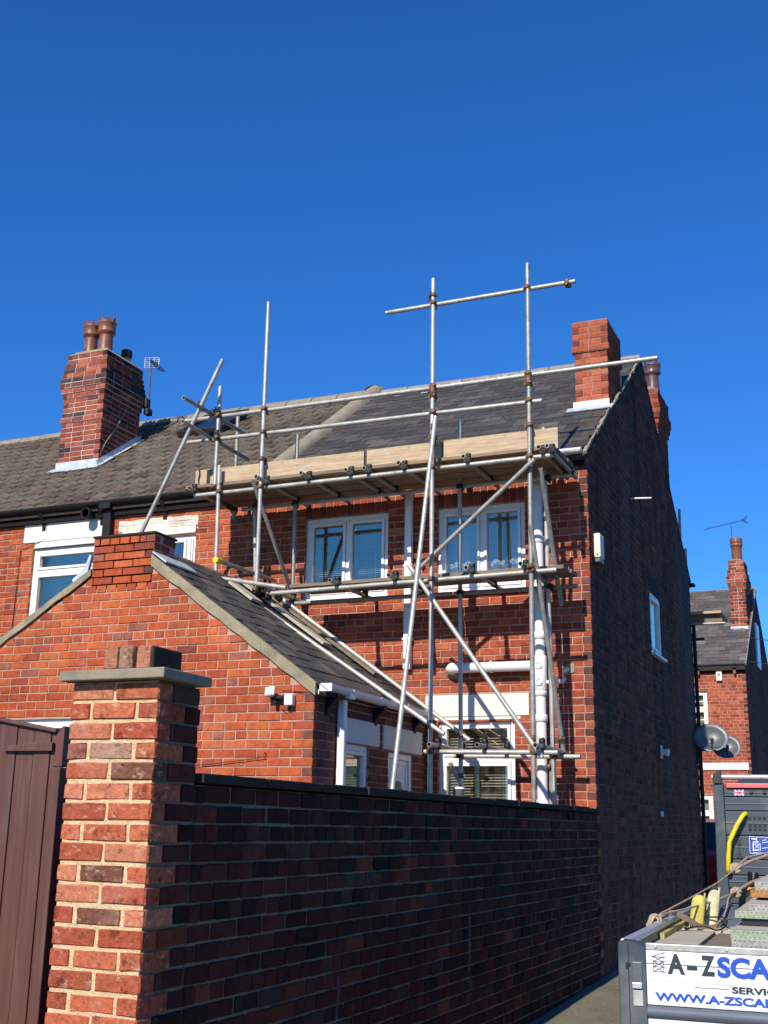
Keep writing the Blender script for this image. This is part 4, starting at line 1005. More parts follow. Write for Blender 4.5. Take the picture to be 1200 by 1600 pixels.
c = MB(); c.prism([(-3.93, 4.53, .35), (-3.62, 4.53, .95), (-3.62, 4.53, 1.05), (-3.93, 4.53, .45)], (0, .03, 0)); part('brace', c, 'brown_gate', gate)
for z in (1.75, .5): c = MB(); c.box(x, -3.615, 4.525, 4.56, z-.05, z+.05); part('rail', c, 'brown_gate', gate)
gp = thing('gate_post', 'dark brown timber gate post against the brick pillar', 'post', (-3.57, 4.5, 0))
c = MB(); c.prism([(-3.592, 4.47, 1.89), (-3.546, 4.47, 1.89), (-3.546, 4.47, 2.075), (-3.560, 4.47, 2.075), (-3.592, 4.47, 2.035)], (0, .07, 0)); part('post_top', c, 'gate_new', gp, bevel=.004)
c = MB(); c.box(-3.598, -3.546, 4.46, 4.55, 0, 1.887); part('post', c, 'brown_gate', gp, bevel=.005)

# ------------------------------------------------------------------ SCAFFOLDING
sc = thing('scaffolding', 'tube and board scaffold in front of the end house with two board levels', 'scaffolding', (-4.8, 11.5, .2))
YO, YI = 11.09, 11.85; YL = YO+.055; YIL = YI+.03
def tb(name, a, b, mat='tube_a', n=12):
    mb = MB(); mb.tube(a, b, .0241, n, hollow=True); return part(name, mb, mat, sc)
std = [((-6.35, YO, 4.12), (-6.365, YO, 7.63)), ((-4.268, YO, .17), (-4.274, YO, 7.56)), ((-3.212, YO, .17), (-3.187, YO, 7.545)),
       ((-6.976, YO+.02, 5.44), (-6.978, YO+.02, 6.655)), ((-6.885, YO, 4.37), (-6.915, YO, 5.66)),
       ((-6.30, YI, 4.30), (-6.312, YI, 6.21)), ((-4.205, YI, .17), (-4.234, YI, 6.14)), ((-3.19, YI, .17), (-3.253, YI, 5.93)),
       ((-7.145, YI, 5.22), (-7.161, YI, 6.56)), ((-6.80, YI, 4.44), (-6.86, YI, 5.40))]
for i, (a, b) in enumerate(std): tb('standard', a, b, ('tube_a', 'tube_a', 'tube_b')[i % 3])
led = [((-7.27, YL, 5.343), (-2.96, YL, 5.365)), ((-7.05, YIL, 5.345), (-2.95, YIL, 5.365)), ((-6.19, YL, 4.115), (-2.95, YL, 4.160)), ((-6.45, YIL, 4.14), (-2.926, YIL, 4.135)),
       ((-4.355, YL, 2.383), (-2.975, YL, 2.365)), ((-4.30, YIL, 2.383), (-2.94, YIL, 2.369))]
for i, (a, b) in enumerate(led): tb('ledger', a, b, 'tube_a' if i != 3 else 'tube_b')
rails = [((-7.43, YL, 6.015), (-3.066, YL, 5.976)), ((-7.468, YL, 6.292), (-1.858, YL, 6.276)), ((-4.867, YL, 7.268), (-2.68, YL, 7.272))]
for a, b in rails: tb('guard_rail', a, b, 'tube_a')
ZT = 5.405
trU = [(-7.265, 11.02, 12.0), (-6.303, 10.88, 12.17), (-5.764, 10.93, 12.17), (-5.245, 10.99, 12.17), (-5.03, 11.0, 12.17), (-4.606, 10.95, 12.17), (-3.883, 10.98, 12.17), (-3.062, 10.95, 12.1), (-2.97, 10.94, 12.12)]
for i, (x, a, b) in enumerate(trU): tb('transom', (x, a, ZT), (x, b, ZT-.005), 'tube_b')
trL = [(-6.30, 11.0, 12.1, 4.20), (-5.379, 10.95, 12.17, 4.175), (-4.697, 10.95, 12.17, 4.185), (-3.842, 10.95, 12.17, 4.205), (-3.268, 10.95, 12.17, 4.205)]
for (x, a, b, z) in trL: tb('transom', (x, a, z), (x, b, z), 'tube_b')
trB = [(-4.21, 10.9, 12.17, 2.437), (-3.714, 10.9, 12.1, 2.427), (-3.132, 10.9, 12.1, 2.42)]
for (x, a, b, z) in trB: tb('transom', (x, a, z), (x, b, z), 'tube_b')
br = [((-4.211, 11.02, 5.90), (-4.345, 9.82, .14), 'tube_a'), ((-3.125, 11.02, 5.30), (-4.46, 11.02, 4.18), 'tube_rusty'), ((-4.50, 11.03, 4.29), (-3.10, 11.03, 2.31), 'tube_a'),
      ((-3.10, 11.15, 5.24), (-3.115, 11.93, 3.95), 'tube_b'), ((-3.17, 11.0, 4.60), (-3.11, 11.87, 2.42), 'tube_b'), ((-6.43, 11.03, 5.42), (-6.335, 11.88, 4.30), 'tube_b'),
      ((-3.245, 11.9, 2.33), (-3.33, 11.93, .3), 'tube_b'), ((-4.30, 11.75, 2.30), (-4.22, 11.90, 2.08), 'tube_a')]
for a, b, mt in br: tb('brace', a, b, mt)
# tubes over the outhouse roof and at the left end
Ta = ((-6.46, 11.03, 4.09), (-4.10, 11.03, 2.545)); Tb = ((-6.52, 11.80, 4.27), (-4.10, 11.80, 2.54))
tb('roof_tube', *Ta); tb('roof_tube', *Tb)
tb('transom', (-6.72, 10.83, 4.465), (-6.70, 12.15, 4.49), 'tube_b'); tb('ledger', (-6.72, 10.93, 4.28), (-5.89, 10.93, 4.12))
tb('transom', (-7.09, 10.53, 6.325), (-7.08, 11.9, 6.33), 'tube_b'); tb('transom', (-7.09, 10.54, 6.04), (-7.07, 12.0, 6.02), 'tube_b')
tb('raker', (-6.835, 10.9, 6.90), (-8.32, 10.9, 3.80))
c = MB(); c.tube((-6.72, 10.80, 4.464), (-6.72, 10.90, 4.466), .034, 14); part('end_cap', c, 'yellow', sc)
# couplers: shared mesh, copied
def coupler_mesh():
    mb = MB()
    for ax, off in (((0, 0, 1), (0, 0, 0)), ((1, 0, 0), (0, .052, 0))):
        mb.lathe(Vector(off)-Vector(ax)*.026, [(.0255, 0), (.031, .001), (.032, .026), (.031, .051), (.0255, .052)], 12, axis=ax, cap=False)
    mb.box(-.028, .028, .020, .034, -.024, .024)
    mb.tube((.03, -.03, 0), (.03, .012, 0), .007, 6); mb.tube((.03, -.045, 0), (.03, -.03, 0), .012, 6)
    mb.tube((0, .035, -.035), (0, .078, -.035), .007, 6); mb.box(-.04, -.026, -.012, .012, -.018, .018)
    mb.tube((0, .09, -.035), (0, .078, -.035), .012, 6)
    return mb
cp_me = {}
for k, mt in (('r', 'coupler'), ('d', 'coupler_dark')):
    mb = coupler_mesh(); cp_me[k] = new_mesh('coupler', mb.v, mb.f, M[mt], mb.sm); rectify(cp_me[k])
def coupler(p, rx=0, rz=0, ry=0, k='r', s=1.):
    o = bpy.data.objects.new('coupler', cp_me[k]); COL.objects.link(o); o.parent = sc; o.location = Vector(p)-ORG[sc.name]
    o.rotation_euler = (rx, ry, rz); o.scale = (s, s, s)
R = random.Random(77)
for (x, z0, z1) in ((-6.36, 4.1, 7.6), (-4.272, .2, 7.6), (-3.20, .2, 7.6), (-6.977, 5.5, 6.7), (-6.90, 4.4, 5.6)):
    for a, b in led[0::2]+rails:
        if a[0]-.02 < x < b[0]+.02 and z0-.05 < (a[2]+b[2])/2 < z1+.05: coupler((x, YO, a[2]+(b[2]-a[2])*(x-a[0])/(b[0]-a[0])), k='r', rz=0, ry=R.uniform(-.1, .1))
for x in (-4.272, -3.20): coupler((x, YO, 5.70), k='r'); coupler((x, YO, 6.17), k='r')
coupler((-4.272, YO, 5.98), k='r'); coupler((-6.36, YO, 5.68)); coupler((-3.19, YO, 5.27)); coupler((-4.272, YO, 7.36), rz=.8, ry=.5); coupler((-2.77, YL, 7.27), ry=math.pi/2)
for x, z0, z1 in ((-6.305, 4.2, 6.2), (-4.22, .2, 6.1), (-3.21, .2, 5.9)):
    for a, b in led[1::2]:
        if a[0] < x < b[0] and z0-.1 < a[2] < z1: coupler((x, YI-.02, a[2]), k='d')
coupler((-7.15, YI-.02, 5.35), k='d'); coupler((-6.84, YI-.02, 5.36), k='d')
def putlog(x, y, z, k='d'):      # clip holding a transom on a ledger
    coupler((x, y, z), rx=math.pi/2, k=k, s=1.0)
for x, a, b in trU:
    putlog(x, YL, ZT); putlog(x, YIL, ZT)
for x, a, b, z in trL: putlog(x, YL, z); putlog(x, YIL, z)
for x, a, b, z in trB: putlog(x, YL, z); putlog(x, YIL, z)
for p in ((-3.20, 11.05, 5.24), (-4.35, 11.04, 4.28), (-4.30, 11.05, 4.05), (-3.20, 11.05, 2.50), (-3.19, 11.06, 4.20), (-3.12, 11.80, 2.55), (-4.24, 11.04, 5.80), (-4.24, 11.04, 5.62), (-3.27, 11.87, 2.27), (-4.21, YI, 2.18), (-4.2, YI, 2.60)): coupler(p, rz=.3)
for p in ((-6.36, YO, 4.22), (-6.33, 11.10, 4.12), (-6.28, 11.2, 4.10), (-6.30, 11.5, 4.14), (-6.38, 11.0, 4.05)): coupler(p, ry=.6, k='d')
for p in ((-6.36, YO, 4.16),): coupler(p, k='r')
for p in ((-7.085, YL, 6.03), (-7.085, YL, 6.31), (-6.98, YO, 6.31), (-6.98, YO, 6.02), (-7.11, 10.92, 6.34)): coupler(p, rx=math.pi/2, k='d')
coupler((-4.27, YO, 2.66), rz=.2, ry=.6); coupler((-4.2, YI-.05, 2.61), ry=.6)
# joint pins / sleeve on standards
for p in ((-4.272, YO, 6.22), (-3.195, YO, 6.19)):
    c = MB(); c.lathe((p[0], p[1], p[2]-.06), [(.0245, 0), (.034, .004), (.034, .12), (.0245, .124)], 12, cap=False); c.tube((p[0]-.045, p[1]-.01, p[2]), (p[0]-.03, p[1]-.01, p[2]), .014, 6); part('sleeve', c, 'coupler', sc)
# boards
def board(a, b, yc, z, w=.225, t=.038, mat='deck_board', name='scaffold_board', tilt=0):
    mb = MB(); c_ = Vector(((a+b)/2, yc, z+t/2)); mb.obox(c_, ((b-a)/2, 0, tilt*(b-a)/2), (0, w/2, 0), (0, 0, t/2)); return part(name, mb, mat, sc, bevel=.003)
zd = ZT+.026; R = random.Random(14)
for i in range(4):
    yc = 11.26+i*.232
    for (a, b) in (((-7.42, -5.06), (-5.055, -2.95)) if i % 2 else ((-7.40, -4.72), (-4.71, -2.93))): board(a+R.uniform(-.03, .03), b+R.uniform(-.02, .02) if b > -3 else b, yc, zd+R.uniform(0, .010), w=.218, mat=R.choice(('deck_board', 'deck_board_b')))
for i, yc in enumerate((11.545, 11.775)):
    board(-6.12+i*.05, -4.32, yc, 4.232); board(-4.31, -2.955+i*.03, yc, 4.236)
for (a, b, dz) in ((-7.29, -5.115, 0), (-5.08, -4.205, .006), (-4.175, -2.916, .012)):
    mb = MB(); mb.box(a, b, YL+.03, YL+.065, zd+.004+dz, zd+.232+dz); part('toe_board', mb, 'toe_board', sc, bevel=.003)
for x in (-5.098, -4.19, -7.14):
    mb = MB(); mb.box(x-.014, x+.014, YL+.066, YL+.075, zd-.01, zd+.235); part('board_clip', mb, 'steel_dark', sc)
mb = MB(); mb.box(-7.13, -7.085, YL+.022, YL+.029, zd+.0, zd+.222); part('board_clip', mb, 'coupler_dark', sc)
mb = MB(); mb.path([(-7.235, YL+.02, zd+.235), (-7.225, YL+.015, zd+.17), (-7.24, YL+.02, zd+.10), (-7.222, YL+.018, zd+.02)], .008, 6); part('tie_wire', mb, 'coupler_dark', sc)
# sole boards lying on the outhouse roof
def roofboard(x0_, x1_, y0_, y1_, h=.03, mat='board_dry', lift=.01):
    a = Vector((x0_, (y0_+y1_)/2, zr_e(x0_))); b = Vector((x1_, (y0_+y1_)/2, zr_e(x1_))); c_ = (a+b)/2+nn_*(lift+h/2)
    mb = MB(); mb.obox(c_, (b-a)/2, (0, (y1_-y0_)/2, 0), nn_*h/2); part('sole_board', mb, mat, sc, bevel=.003)
roofboard(-6.95, -6.58, 10.92, 11.12); roofboard(-6.52, -6.22, 10.75, 10.98, mat='board_dry'); roofboard(-6.75, -5.6, 11.25, 11.45, mat='board_dry', lift=.02); roofboard(-6.6, -5.2, 11.72, 11.90, mat='deck_board', lift=.02)
roofboard(-5.9, -4.8, 12.02, 12.15, mat='lead', lift=.02, h=.012)

# ------------------------------------------------------------------ SMALL THINGS ON THE HOUSE
al = thing('alarm_box', 'cream alarm box high on the dark gable wall near the corner', 'alarm box', (XG+.04, 12.5, 4.67))
a = MB(); a.prism([(XG+.0, 12.40, 4.55), (XG+.0, 12.60, 4.55), (XG+.0, 12.60, 4.83), (XG, 12.40, 4.83)], (.075, 0, 0)); part('cover', a, 'stone', al, bevel=.018)
a = MB(); a.prism([(XG+.0, 12.41, 4.50), (XG+.0, 12.59, 4.50), (XG+.0, 12.59, 4.548), (XG, 12.41, 4.548)], (.07, 0, 0)); part('strobe', a, M['dish'], al, bevel=.012)
a = MB(); a.lathe((XG+.04, 12.405, 4.585), [(.0, .012), (.012, .01), (.012, 0)], 10, axis=(0, -1, 0)); part('badge', a, 'red_plastic', al)
vl = thing('vent_cowl', 'small white boiler vent sticking out of the dark gable wall', 'vent', (XG, 15.98, 2.67))
a = MB(); a.lathe((XG, 15.98, 2.67), [(.045, 0), (.045, .02), (.035, .05), (.048, .06), (.048, .10), (.03, .105)], 14, axis=(1, 0, -.1)); part('cowl', a, 'plastic_white', vl)
a = MB(); a.box(XG, XG+.012, 15.93, 16.03, 2.58, 2.76); part('plate', a, 'stone_grey', vl)
solo('overflow_pipe', MB().tube((XG-.02, 14.62, 5.82), (XG+.26, 14.62, 5.80), .012, 8), 'plastic_white', 'thin white overflow pipe poking from the upper gable wall', 'pipe')
kn = thing('wall_hook', 'small round white fitting low on the dark gable wall', 'fitting', (XG, 15.79, 1.87))
a = MB(); a.lathe((XG-.01, 15.79, 1.87), [(.035, 0), (.038, .02), (.03, .04), (.018, .045)], 14, axis=(1, 0, 0)); part('collar', a, 'plastic_white', kn)
a = MB(); a.tube((XG+.03, 15.79, 1.87), (XG+.05, 15.79, 1.87), .015, 8); part('stub', a, 'plastic_black', kn)
pc_ = thing('vent_cowl', 'grey vent cowl with white lid showing above the wall by kitchen window', 'vent', (-4.15, 11.6, 1.95))
a = MB(); a.lathe((-4.15, 11.6, 1.7), [(.045, 0), (.05, .2), (.062, .33)], 16); part('body', a, 'dish', pc_)
a = MB(); a.lathe((-4.15, 11.6, 2.032), [(.066, 0), (.068, .015), (.05, .022)], 16); part('lid', a, 'upvc', pc_)
a = MB(); a.tube((-4.08, 11.62, 1.94), (-4.05, 11.62, 1.78), .018, 8, r2=.05); part('cone', a, 'upvc', pc_)
# dishes at the far corner of the gable
def dish(x, y, z, r, label, tilt):
    t = thing('satellite_dish', label, 'satellite dish', (x, y, z), 'satellite dishes on the far corner of the house')
    ax = Vector(tilt).normalized(); u = ax.cross(Vector((0, 0, 1))).normalized(); w = u.cross(ax); mb = MB(); n = 28; rings = []
    for k in range(5):
        q = k/4; rings += [Vector((x, y, z))+u*math.cos(2*math.pi*i/n)*r*q+w*math.sin(2*math.pi*i/n)*r*.9*q+ax*(.09*q*q*r/.25) for i in range(n)]
    mb.add(rings, [(k*n+i, k*n+(i+1) % n, (k+1)*n+(i+1) % n, (k+1)*n+i) for k in range(4) for i in range(n)], True)
    o = part('reflector', mb, 'dish', t); sm = o.modifiers.new('solid', 'SOLIDIFY'); sm.thickness = .008
    b = MB(); c0 = Vector((x, y, z)); b.tube(c0-w*r*.7, c0+ax*.32-w*r*.75, .010, 6); part('arm', b, 'steel_dark', t)
    b = MB(); b.tube(c0+ax*.28-w*r*.72, c0+ax*.38-w*r*.6, .024, 10); part('receiver', b, 'dish', t)
    b = MB(); b.tube(c0, (XG+.02, 19.0, z-.05), .016, 8); b.tube((XG+.03, 19.0, z-.25), (XG+.03, 19.0, z+.25), .02, 8); part('bracket', b, 'steel_dark', t)
    return t
dish(-2.60, 18.85, 3.03, .265, 'larger grey satellite dish in front at the far gable corner', (.15, -.85, .35))
dish(-2.44, 19.35, 2.93, .225, 'smaller grey satellite dish behind the larger one', (.15, -.85, .35))
# rear (street side) scaffold pieces
fs = thing('front_scaffold', 'scaffold tubes and board end showing past the far edge of the gable', 'scaffolding', (-2.9, 19.7, .3))
def fpart(nm, mb, mt): part(nm, mb, mt, fs)
fpart('standard', MB().tube((-3.03, 19.45, 5.0), (-3.00, 19.45, 6.93), .024, 10), 'tube_b'); fpart('standard', MB().tube((-3.04, 20.1, 5.0), (-3.03, 20.1, 6.39), .024, 10), 'tube_b')
mb = MB(); mb.box(-4.5, -2.42, 19.5, 20.4, 5.13, 5.17); fpart('scaffold_board', mb, 'toe_board')
mb = MB(); mb.box(-4.5, -2.42, 19.60, 19.64, 4.98, 5.12); fpart('toe_board', mb, 'deck_board')
fpart('ledger', MB().tube((-4.5, 19.45, 4.96), (-2.36, 19.45, 4.95), .024, 8), 'tube_b'); fpart('ledger', MB().tube((-4.5, 19.45, 4.70), (-2.70, 19.45, 4.70), .024, 8), 'coupler_dark')
mb = MB(); halfround(mb, (-6, 19.4, 5.62), (-2.80, 19.4, 5.62), r=.06); part('gutter', mb, 'plastic_black', house)
mb = MB(); mb.tube((-2.825, 19.2, .4), (-2.825, 19.2, 4.9), .03, 10); part('downpipe', mb, 'plastic_black', house)

# ------------------------------------------------------------------ FAR HOUSE
fh = thing('terraced_house', 'distant red brick house across the street with slate roof and single pot chimney', 'house', (-4.5, 33.6, .5))
YH, XH = 30., -3.217; frH = FY(YH); frHG = FX(XH)
FW1 = (-5.0, -4.18, 4.10, 5.05); FW2 = (-5.1, -4.17, 1.42, 2.53); FL = (-4.385, -3.28, 3.125, 3.295)
slab = MB(); qq = lambda a: [frH.p(a[0], -.008, a[2]), frH.p(a[1], -.008, a[2]), frH.p(a[1], -.008, a[3]), frH.p(a[0], -.008, a[3])]
slab.prism([frH.p(-9, -.008, .3), frH.p(XH-.01, -.008, .3), frH.p(XH-.01, -.008, 5.62), frH.p(-9, -.008, 5.62)], (0, .15, 0), [qq(FW1), qq(FW2)])
fw_ = part('front_wall', slab, 'mortar_pink', fh)
P = Pieces('brick', 'brick_orange', UNITS_FAR, 0)
lay(P, fw_, frH, .4, 5.6, .08, cut(lambda z: [(-7.5, XH)], [FW1, FW2, FL]), lambda R, u, z: pick(R, HOUSEREDS, (6, 5, 4, 2, .5)), quoin=(None, 0), seed=31, hdr=4); P.finish(fw_)
P = Pieces('brick', 'brick_gable', UNITS_FAR, 0)
YRH = 33.55
def hspan(z):
    if z < 5.62: return [(YH, 37.1)]
    t = (z-5.62)/.71; return [(YH+t, 37.1-t)]
g = MB(); g.prism([frHG.p(YH+.01, -.009, .3), frHG.p(37.1, -.009, .3), frHG.p(37.1, -.009, 5.62), frHG.p(YRH, -.009, 8.12), frHG.p(YH+.01, -.009, 5.63)], (-.2, 0, 0)); gh = part('gable_wall', g, 'mortar_dark', fh)
lay(P, gh, frHG, .4, 8.1, .08, hspan, c_gable, quoin=(1, None), seed=32, hdr=4); P.finish(gh)
for a, kw in ((FW1, dict(mull=(-4.6,), trans=4.6, fw=.06)), (FW2, dict(mull=(-4.63,), trans=2.1, fw=.07))):
    w_ = window(fh, frH, *a, **kw); mb = MB(); n = 24; pts = [frH.p(a[0]+.07+(a[1]-a[0]-.14)*i/n, -.16-.02*(i % 2), 0) for i in range(n+1)]
    mb.add([p+Vector((0, 0, a[2]+.06)) for p in pts]+[p+Vector((0, 0, a[3]-.06)) for p in pts], [(i, i+1, n+2+i, n+1+i) for i in range(n)]); part('curtain', mb, 'blind', w_)
for z in (4.35, 4.8): mb = MB(); frH.box(mb, -4.98, -4.2, -.06, -.035, z-.01, z+.01); part('glazing_bar', mb, 'upvc', fh)
for z in (1.68, 1.9): mb = MB(); frH.box(mb, -5.05, -4.2, -.06, -.028, z-.01, z+.01); part('glazing_bar', mb, 'upvc', fh)
mb = MB(); frH.box(mb, *FL[:2], -.1, .03, *FL[2:]); part('lintel', mb, 'upvc', fh, bevel=.01)
mb = MB(); frH.box(mb, -9, XH-.02, .02, .05, 5.5, 5.66); part('fascia', mb, 'fascia', fh)
mb = MB(); halfround(mb, (-9, YH-.12, 5.72), (XH-.03, YH-.12, 5.72), r=.06); part('gutter', mb, 'dish', fh)
for x in (-4.35, -3.47): mb = MB(); mb.box(x-.03, x+.03, YH-.12, YH, 5.45, 5.6); part('gutter_bracket', mb, 'terracotta', fh)
sl2 = Vector((0, 1, .71)).normalized(); n2 = Vector((0, -.71, 1)).normalized()
mb = MB(); mb.prism([(-9, YH-.12, 5.64), (-9, YRH, 8.24), (-9, 37.2, 5.64), (-9, 37.2, 5.54), (-9, YRH, 8.1), (-9, YH-.12, 5.54)], (9+XH, 0, 0)); hr = part('roof', mb, 'coping', fh)
P = Pieces('roof_slate', 'slate', UNITS_SLATE, 0); R = random.Random(88)
for r in range(23):
    x = -6.6-(.13 if r % 2 else 0)
    while x < XH:
        b_ = min(x+.256, XH+.02); base = Vector((x, YH-.15, 5.645+.02))+sl2*(r*.198)+n2*.004
        L_ = min(.3, (YRH-YH+.15)/sl2.y-r*.198)
        if b_-x > .04 and L_ > .05: P.add(hr, base, (b_-x, 0, 0), sl2*L_-n2*.011, n2*.008, c_slate(R, 1.5))
        x += .26
P.finish(hr)
x = -6.5
while x < XH-.1:
    mb = MB(); mb.prism([(x, YRH+dx, 8.25+dz) for dx, dz in ((-.14, -.09), (0, .05), (.14, -.09))], (.52, 0, 0)); part('ridge_tile', mb, 'soot', hr); mb = MB(); mb.box(x, x+.56, YRH-.17, YRH-.13, 8.10, 8.17); x += .56
mb = MB(); mb.box(-6.5, XH-.05, YRH-.165, YRH-.13, 8.10, 8.155); part('ridge_mortar', mb, 'mortar_white', hr)
mb = MB(); mb.obox((XH+.01, (YH-.12+YRH)/2, 6.95), (.03, 0, 0), sl2*2.18, n2*.03); part('verge_mortar', mb, 'soot', hr)
def outH(k): return {4: .02, 14: .02, 15: .04, 16: .06, 17: .06, 18: .03, 19: .03}.get(k, 0)
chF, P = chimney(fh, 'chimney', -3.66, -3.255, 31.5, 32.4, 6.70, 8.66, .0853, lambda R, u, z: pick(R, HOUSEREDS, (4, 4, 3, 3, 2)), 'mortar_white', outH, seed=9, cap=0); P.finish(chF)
mb = MB(); mb.box(-3.68, -3.235, 31.47, 31.5, 6.72, 6.88); part('flashing', mb, 'lead', chF); mb = MB(); mb.obox((-3.45, 31.40, 6.76), (.25, 0, 0), sl2*.1, n2*.01); part('flashing', mb, 'lead', chF)
haunch(chF, -3.66, -3.255, 31.5, 32.4, 8.66, .05)
mb = MB(); mb.lathe((-3.44, 31.75, 8.70), [(.14, 0), (.135, .35), (.15, .38), (.165, .40), (.165, .44), (.15, .45), (.15, .48), (.165, .49), (.165, .53), (.15, .54), (.165, .56), (.165, .60), (.13, .61), (.12, .5)], 18, cap=False); part('chimney_pot', mb, 'terracotta', chF)
a2 = thing('tv_aerial', 'long tv aerial on a thin pole above the distant chimney pot', 'aerial', (-3.55, 31.9, 8.7))
mb = MB(); mb.tube((-3.555, 31.9, 8.65), (-3.555, 31.9, 9.72), .016, 6); part('mast', mb, 'rust', a2)
mb = MB(); A_, B_ = Vector((-3.14, 31.9, 9.86)), Vector((-4.28, 31.9, 9.67)); mb.tube(A_, B_, .007, 6)
for i in range(1, 20):
    c0 = A_.lerp(B_, i/20); mb.tube(c0+Vector((0, 0, .03)), c0-Vector((0, 0, .03)), .003, 4); mb.tube(c0+Vector((0, .08, 0)), c0-Vector((0, .08, 0)), .003, 4)
for s_ in (-1, 1): mb.tube(A_+Vector((-.10, 0, 0)), A_+Vector((.03, 0, s_*.12)), .007, 6); mb.tube(A_+Vector((-.15, 0, 0)), A_+Vector((-.0, .1, s_*.09)), .007, 6)
part('boom', mb, 'steel_dark', a2)
al2 = thing('alarm_box', 'white alarm box under the gutter of the distant brick house', 'alarm box', (-3.85, YH, 5.44))
mb = MB(); frH.box(mb, -3.925, -3.78, 0, .08, 5.285, 5.6); part('cover', mb, 'stone', al2, bevel=.02)
mb = MB(); frH.box(mb, -3.87, -3.835, .08, .085, 5.40, 5.48); part('badge', mb, 'dish', al2)
w3 = MB(); frHG.box(w3, 32.9, 33.7, -.05, .03, 6.0, 7.2); part('window', w3, 'upvc', fh)
w3 = MB(); frHG.box(w3, 32.96, 33.64, .028, .034, 6.06, 7.14); part('pane', w3, 'car_glass', fh)
for i, (z, z2) in enumerate(((5.58, 5.50), (5.08, 5.01))):
    mb = MB(); mb.path([(-3.2, 24.9, z+.02), (-2.7, 25, z), (-2.2, 25.1, z2), (0.5, 26, z2-.25), (6, 28, z2+.1)], .007, 5)
    solo('overhead_wire', mb, 'steel_dark', ('upper' if i == 0 else 'lower')+' thin overhead wire crossing the sky at the right edge', 'wire', 'overhead wires at right')

# ------------------------------------------------------------------ PARKED RED CAR beyond the truck
def car(x, y, rot):
    z0 = gz(y); t = thing('parked_car', 'dark red parked car mostly hidden beyond the end of the gable wall', 'car', (0, 0, 0), rot=rot, loc=(x, y, z0))
    prof = [(-1.95, .35), (-1.98, .62), (-1.85, .85), (-1.55, .92), (-1.35, .95), (-.85, 1.38), (.4, 1.45), (.95, 1.40), (1.75, .98), (1.98, .9), (2.02, .55), (2.0, .33)]
    mb = MB(); W_ = .84
    def prof_w(yy, zz): return W_*(1-.16*max(0, (zz-.9)/.55))
    vs = []; n = len(prof)
    for s_ in (-1, 1): vs += [(s_*prof_w(a, b), a, b) for a, b in prof]
    mb.add(vs, [tuple(range(n)), tuple(range(2*n-1, n-1, -1))]+[(i, n+i, n+(i+1) % n, (i+1) % n) for i in range(n)]); part('body', mb, 'car_red', t, bevel=.05)
    mb = MB(); mb.obox((0, 1.36, 1.19), (.66, 0, 0), (0, .36, -.20), (0, .002, .004)); part('rear_window', mb, 'car_glass', t)
    mb = MB(); mb.obox((0, -1.10, 1.17), (.66, 0, 0), (0, .25, .205), (0, -.003, .004)); part('windscreen', mb, 'car_glass', t)
    for s_ in (-1, 1):
        mb = MB(); mb.prism([(s_*.80, -1.0, .98), (s_*.80, 1.2, 1.0), (s_*.735, .85, 1.34), (s_*.735, -.75, 1.34)], (s_*.02, 0, 0)); part('side_window', mb, 'car_glass', t)
        for yy in (-1.25, 1.25):
            mb = MB(); mb.lathe((s_*.72, yy, .31), [(.20, 0), (.31, .02), (.31, .15), (.20, .17)], 20, axis=(s_, 0, 0)); w_ = part('wheel', mb, 'tyre', t)
            mb = MB(); mb.lathe((s_*.885, yy, .31), [(.19, 0), (.17, .01), (.04, .015)], 16, axis=(s_, 0, 0)); part('rim', mb, 'alu', w_)
        mb = MB(); mb.obox((s_*.93, -.78, 1.0), (.09, 0, 0), (0, .05, 0), (0, 0, .06)); part('mirror', mb, 'car_red', t, bevel=.02)
        mb = MB(); mb.obox((s_*.66, 1.98, .78), (.11, 0, 0), (0, .05, 0), (0, 0, .09)); part('tail_light', mb, 'red_plastic', t, bevel=.02)
car(-3.3, 22.8, math.radians(4))

# ------------------------------------------------------------------ TIPPER / DROPSIDE TRUCK
TX, TY, TA = -1.163, 5.272, math.radians(2.592)
ca, sa = math.cos(TA), math.sin(TA)
def T(x, y, z): return Vector((TX+x*ca-y*sa, TY+x*sa+y*ca, z))
def tthing(name, label, cat, org, group=None): return thing(name, label, cat, org, group, rot=TA, loc=T(*org))
tk = tthing('dropside_truck', 'charcoal dropside scaffold truck with white lettered tailgate parked in the alley', 'truck', (1, 2, 0))
def tp(nm, mb, mat, par=None, bevel=0, label=None): return part(nm, mb, mat, par or tk, bevel, label)
WT = 2.02; ZT2 = 1.19
for s_, xa, xb in ((0, 0, .116), (1, WT-.116, WT)):
    mb = MB(); mb.prism([(xa, -.01, .62), (xb, -.01, .62), (xb, -.01, 1.175), (xb-.05, -.01, 1.195), (xa+.012, -.01, 1.197), (xa, -.01, 1.185)], (0, .09, 0)); post = tp('corner_post', mb, 'truck_grey', bevel=.008)
    xm = xa+.046
    mb = MB(); mb.box(xm-.003, xm, -.013, -.009, .62, 1.19); tp('seam', mb, 'black', post)
    mb = MB(); mb.box(xm+.014, xm+.056, -.017, -.009, 1.035, 1.115); tp('latch_plate', mb, 'dish', post, bevel=.003)
    mb = MB(); mb.box(xm+.014, xm+.056, -.015, -.009, .940, 1.005); tp('latch_plate', mb, 'alu', post, bevel=.003)
    mb = MB(); mb.obox((xm+.034, -.02, 1.022), (.02, 0, 0), (0, .008, 0), (0, 0, .012)); tp('latch_handle', mb, 'alu_bright', post, bevel=.003)
    mb = MB(); mb.box(xm-.012, xm+.006, -.018, -.009, 1.098, 1.110); mb.box(xm-.012, xm-.003, -.018, -.009, 1.088, 1.1); tp('catch', mb, 'black', post)
tg = MB(); tg.box(.118, WT-.118, -.004, .022, .948, 1.163); tail = tp('tailgate', tg, 'truck_white', bevel=.003)
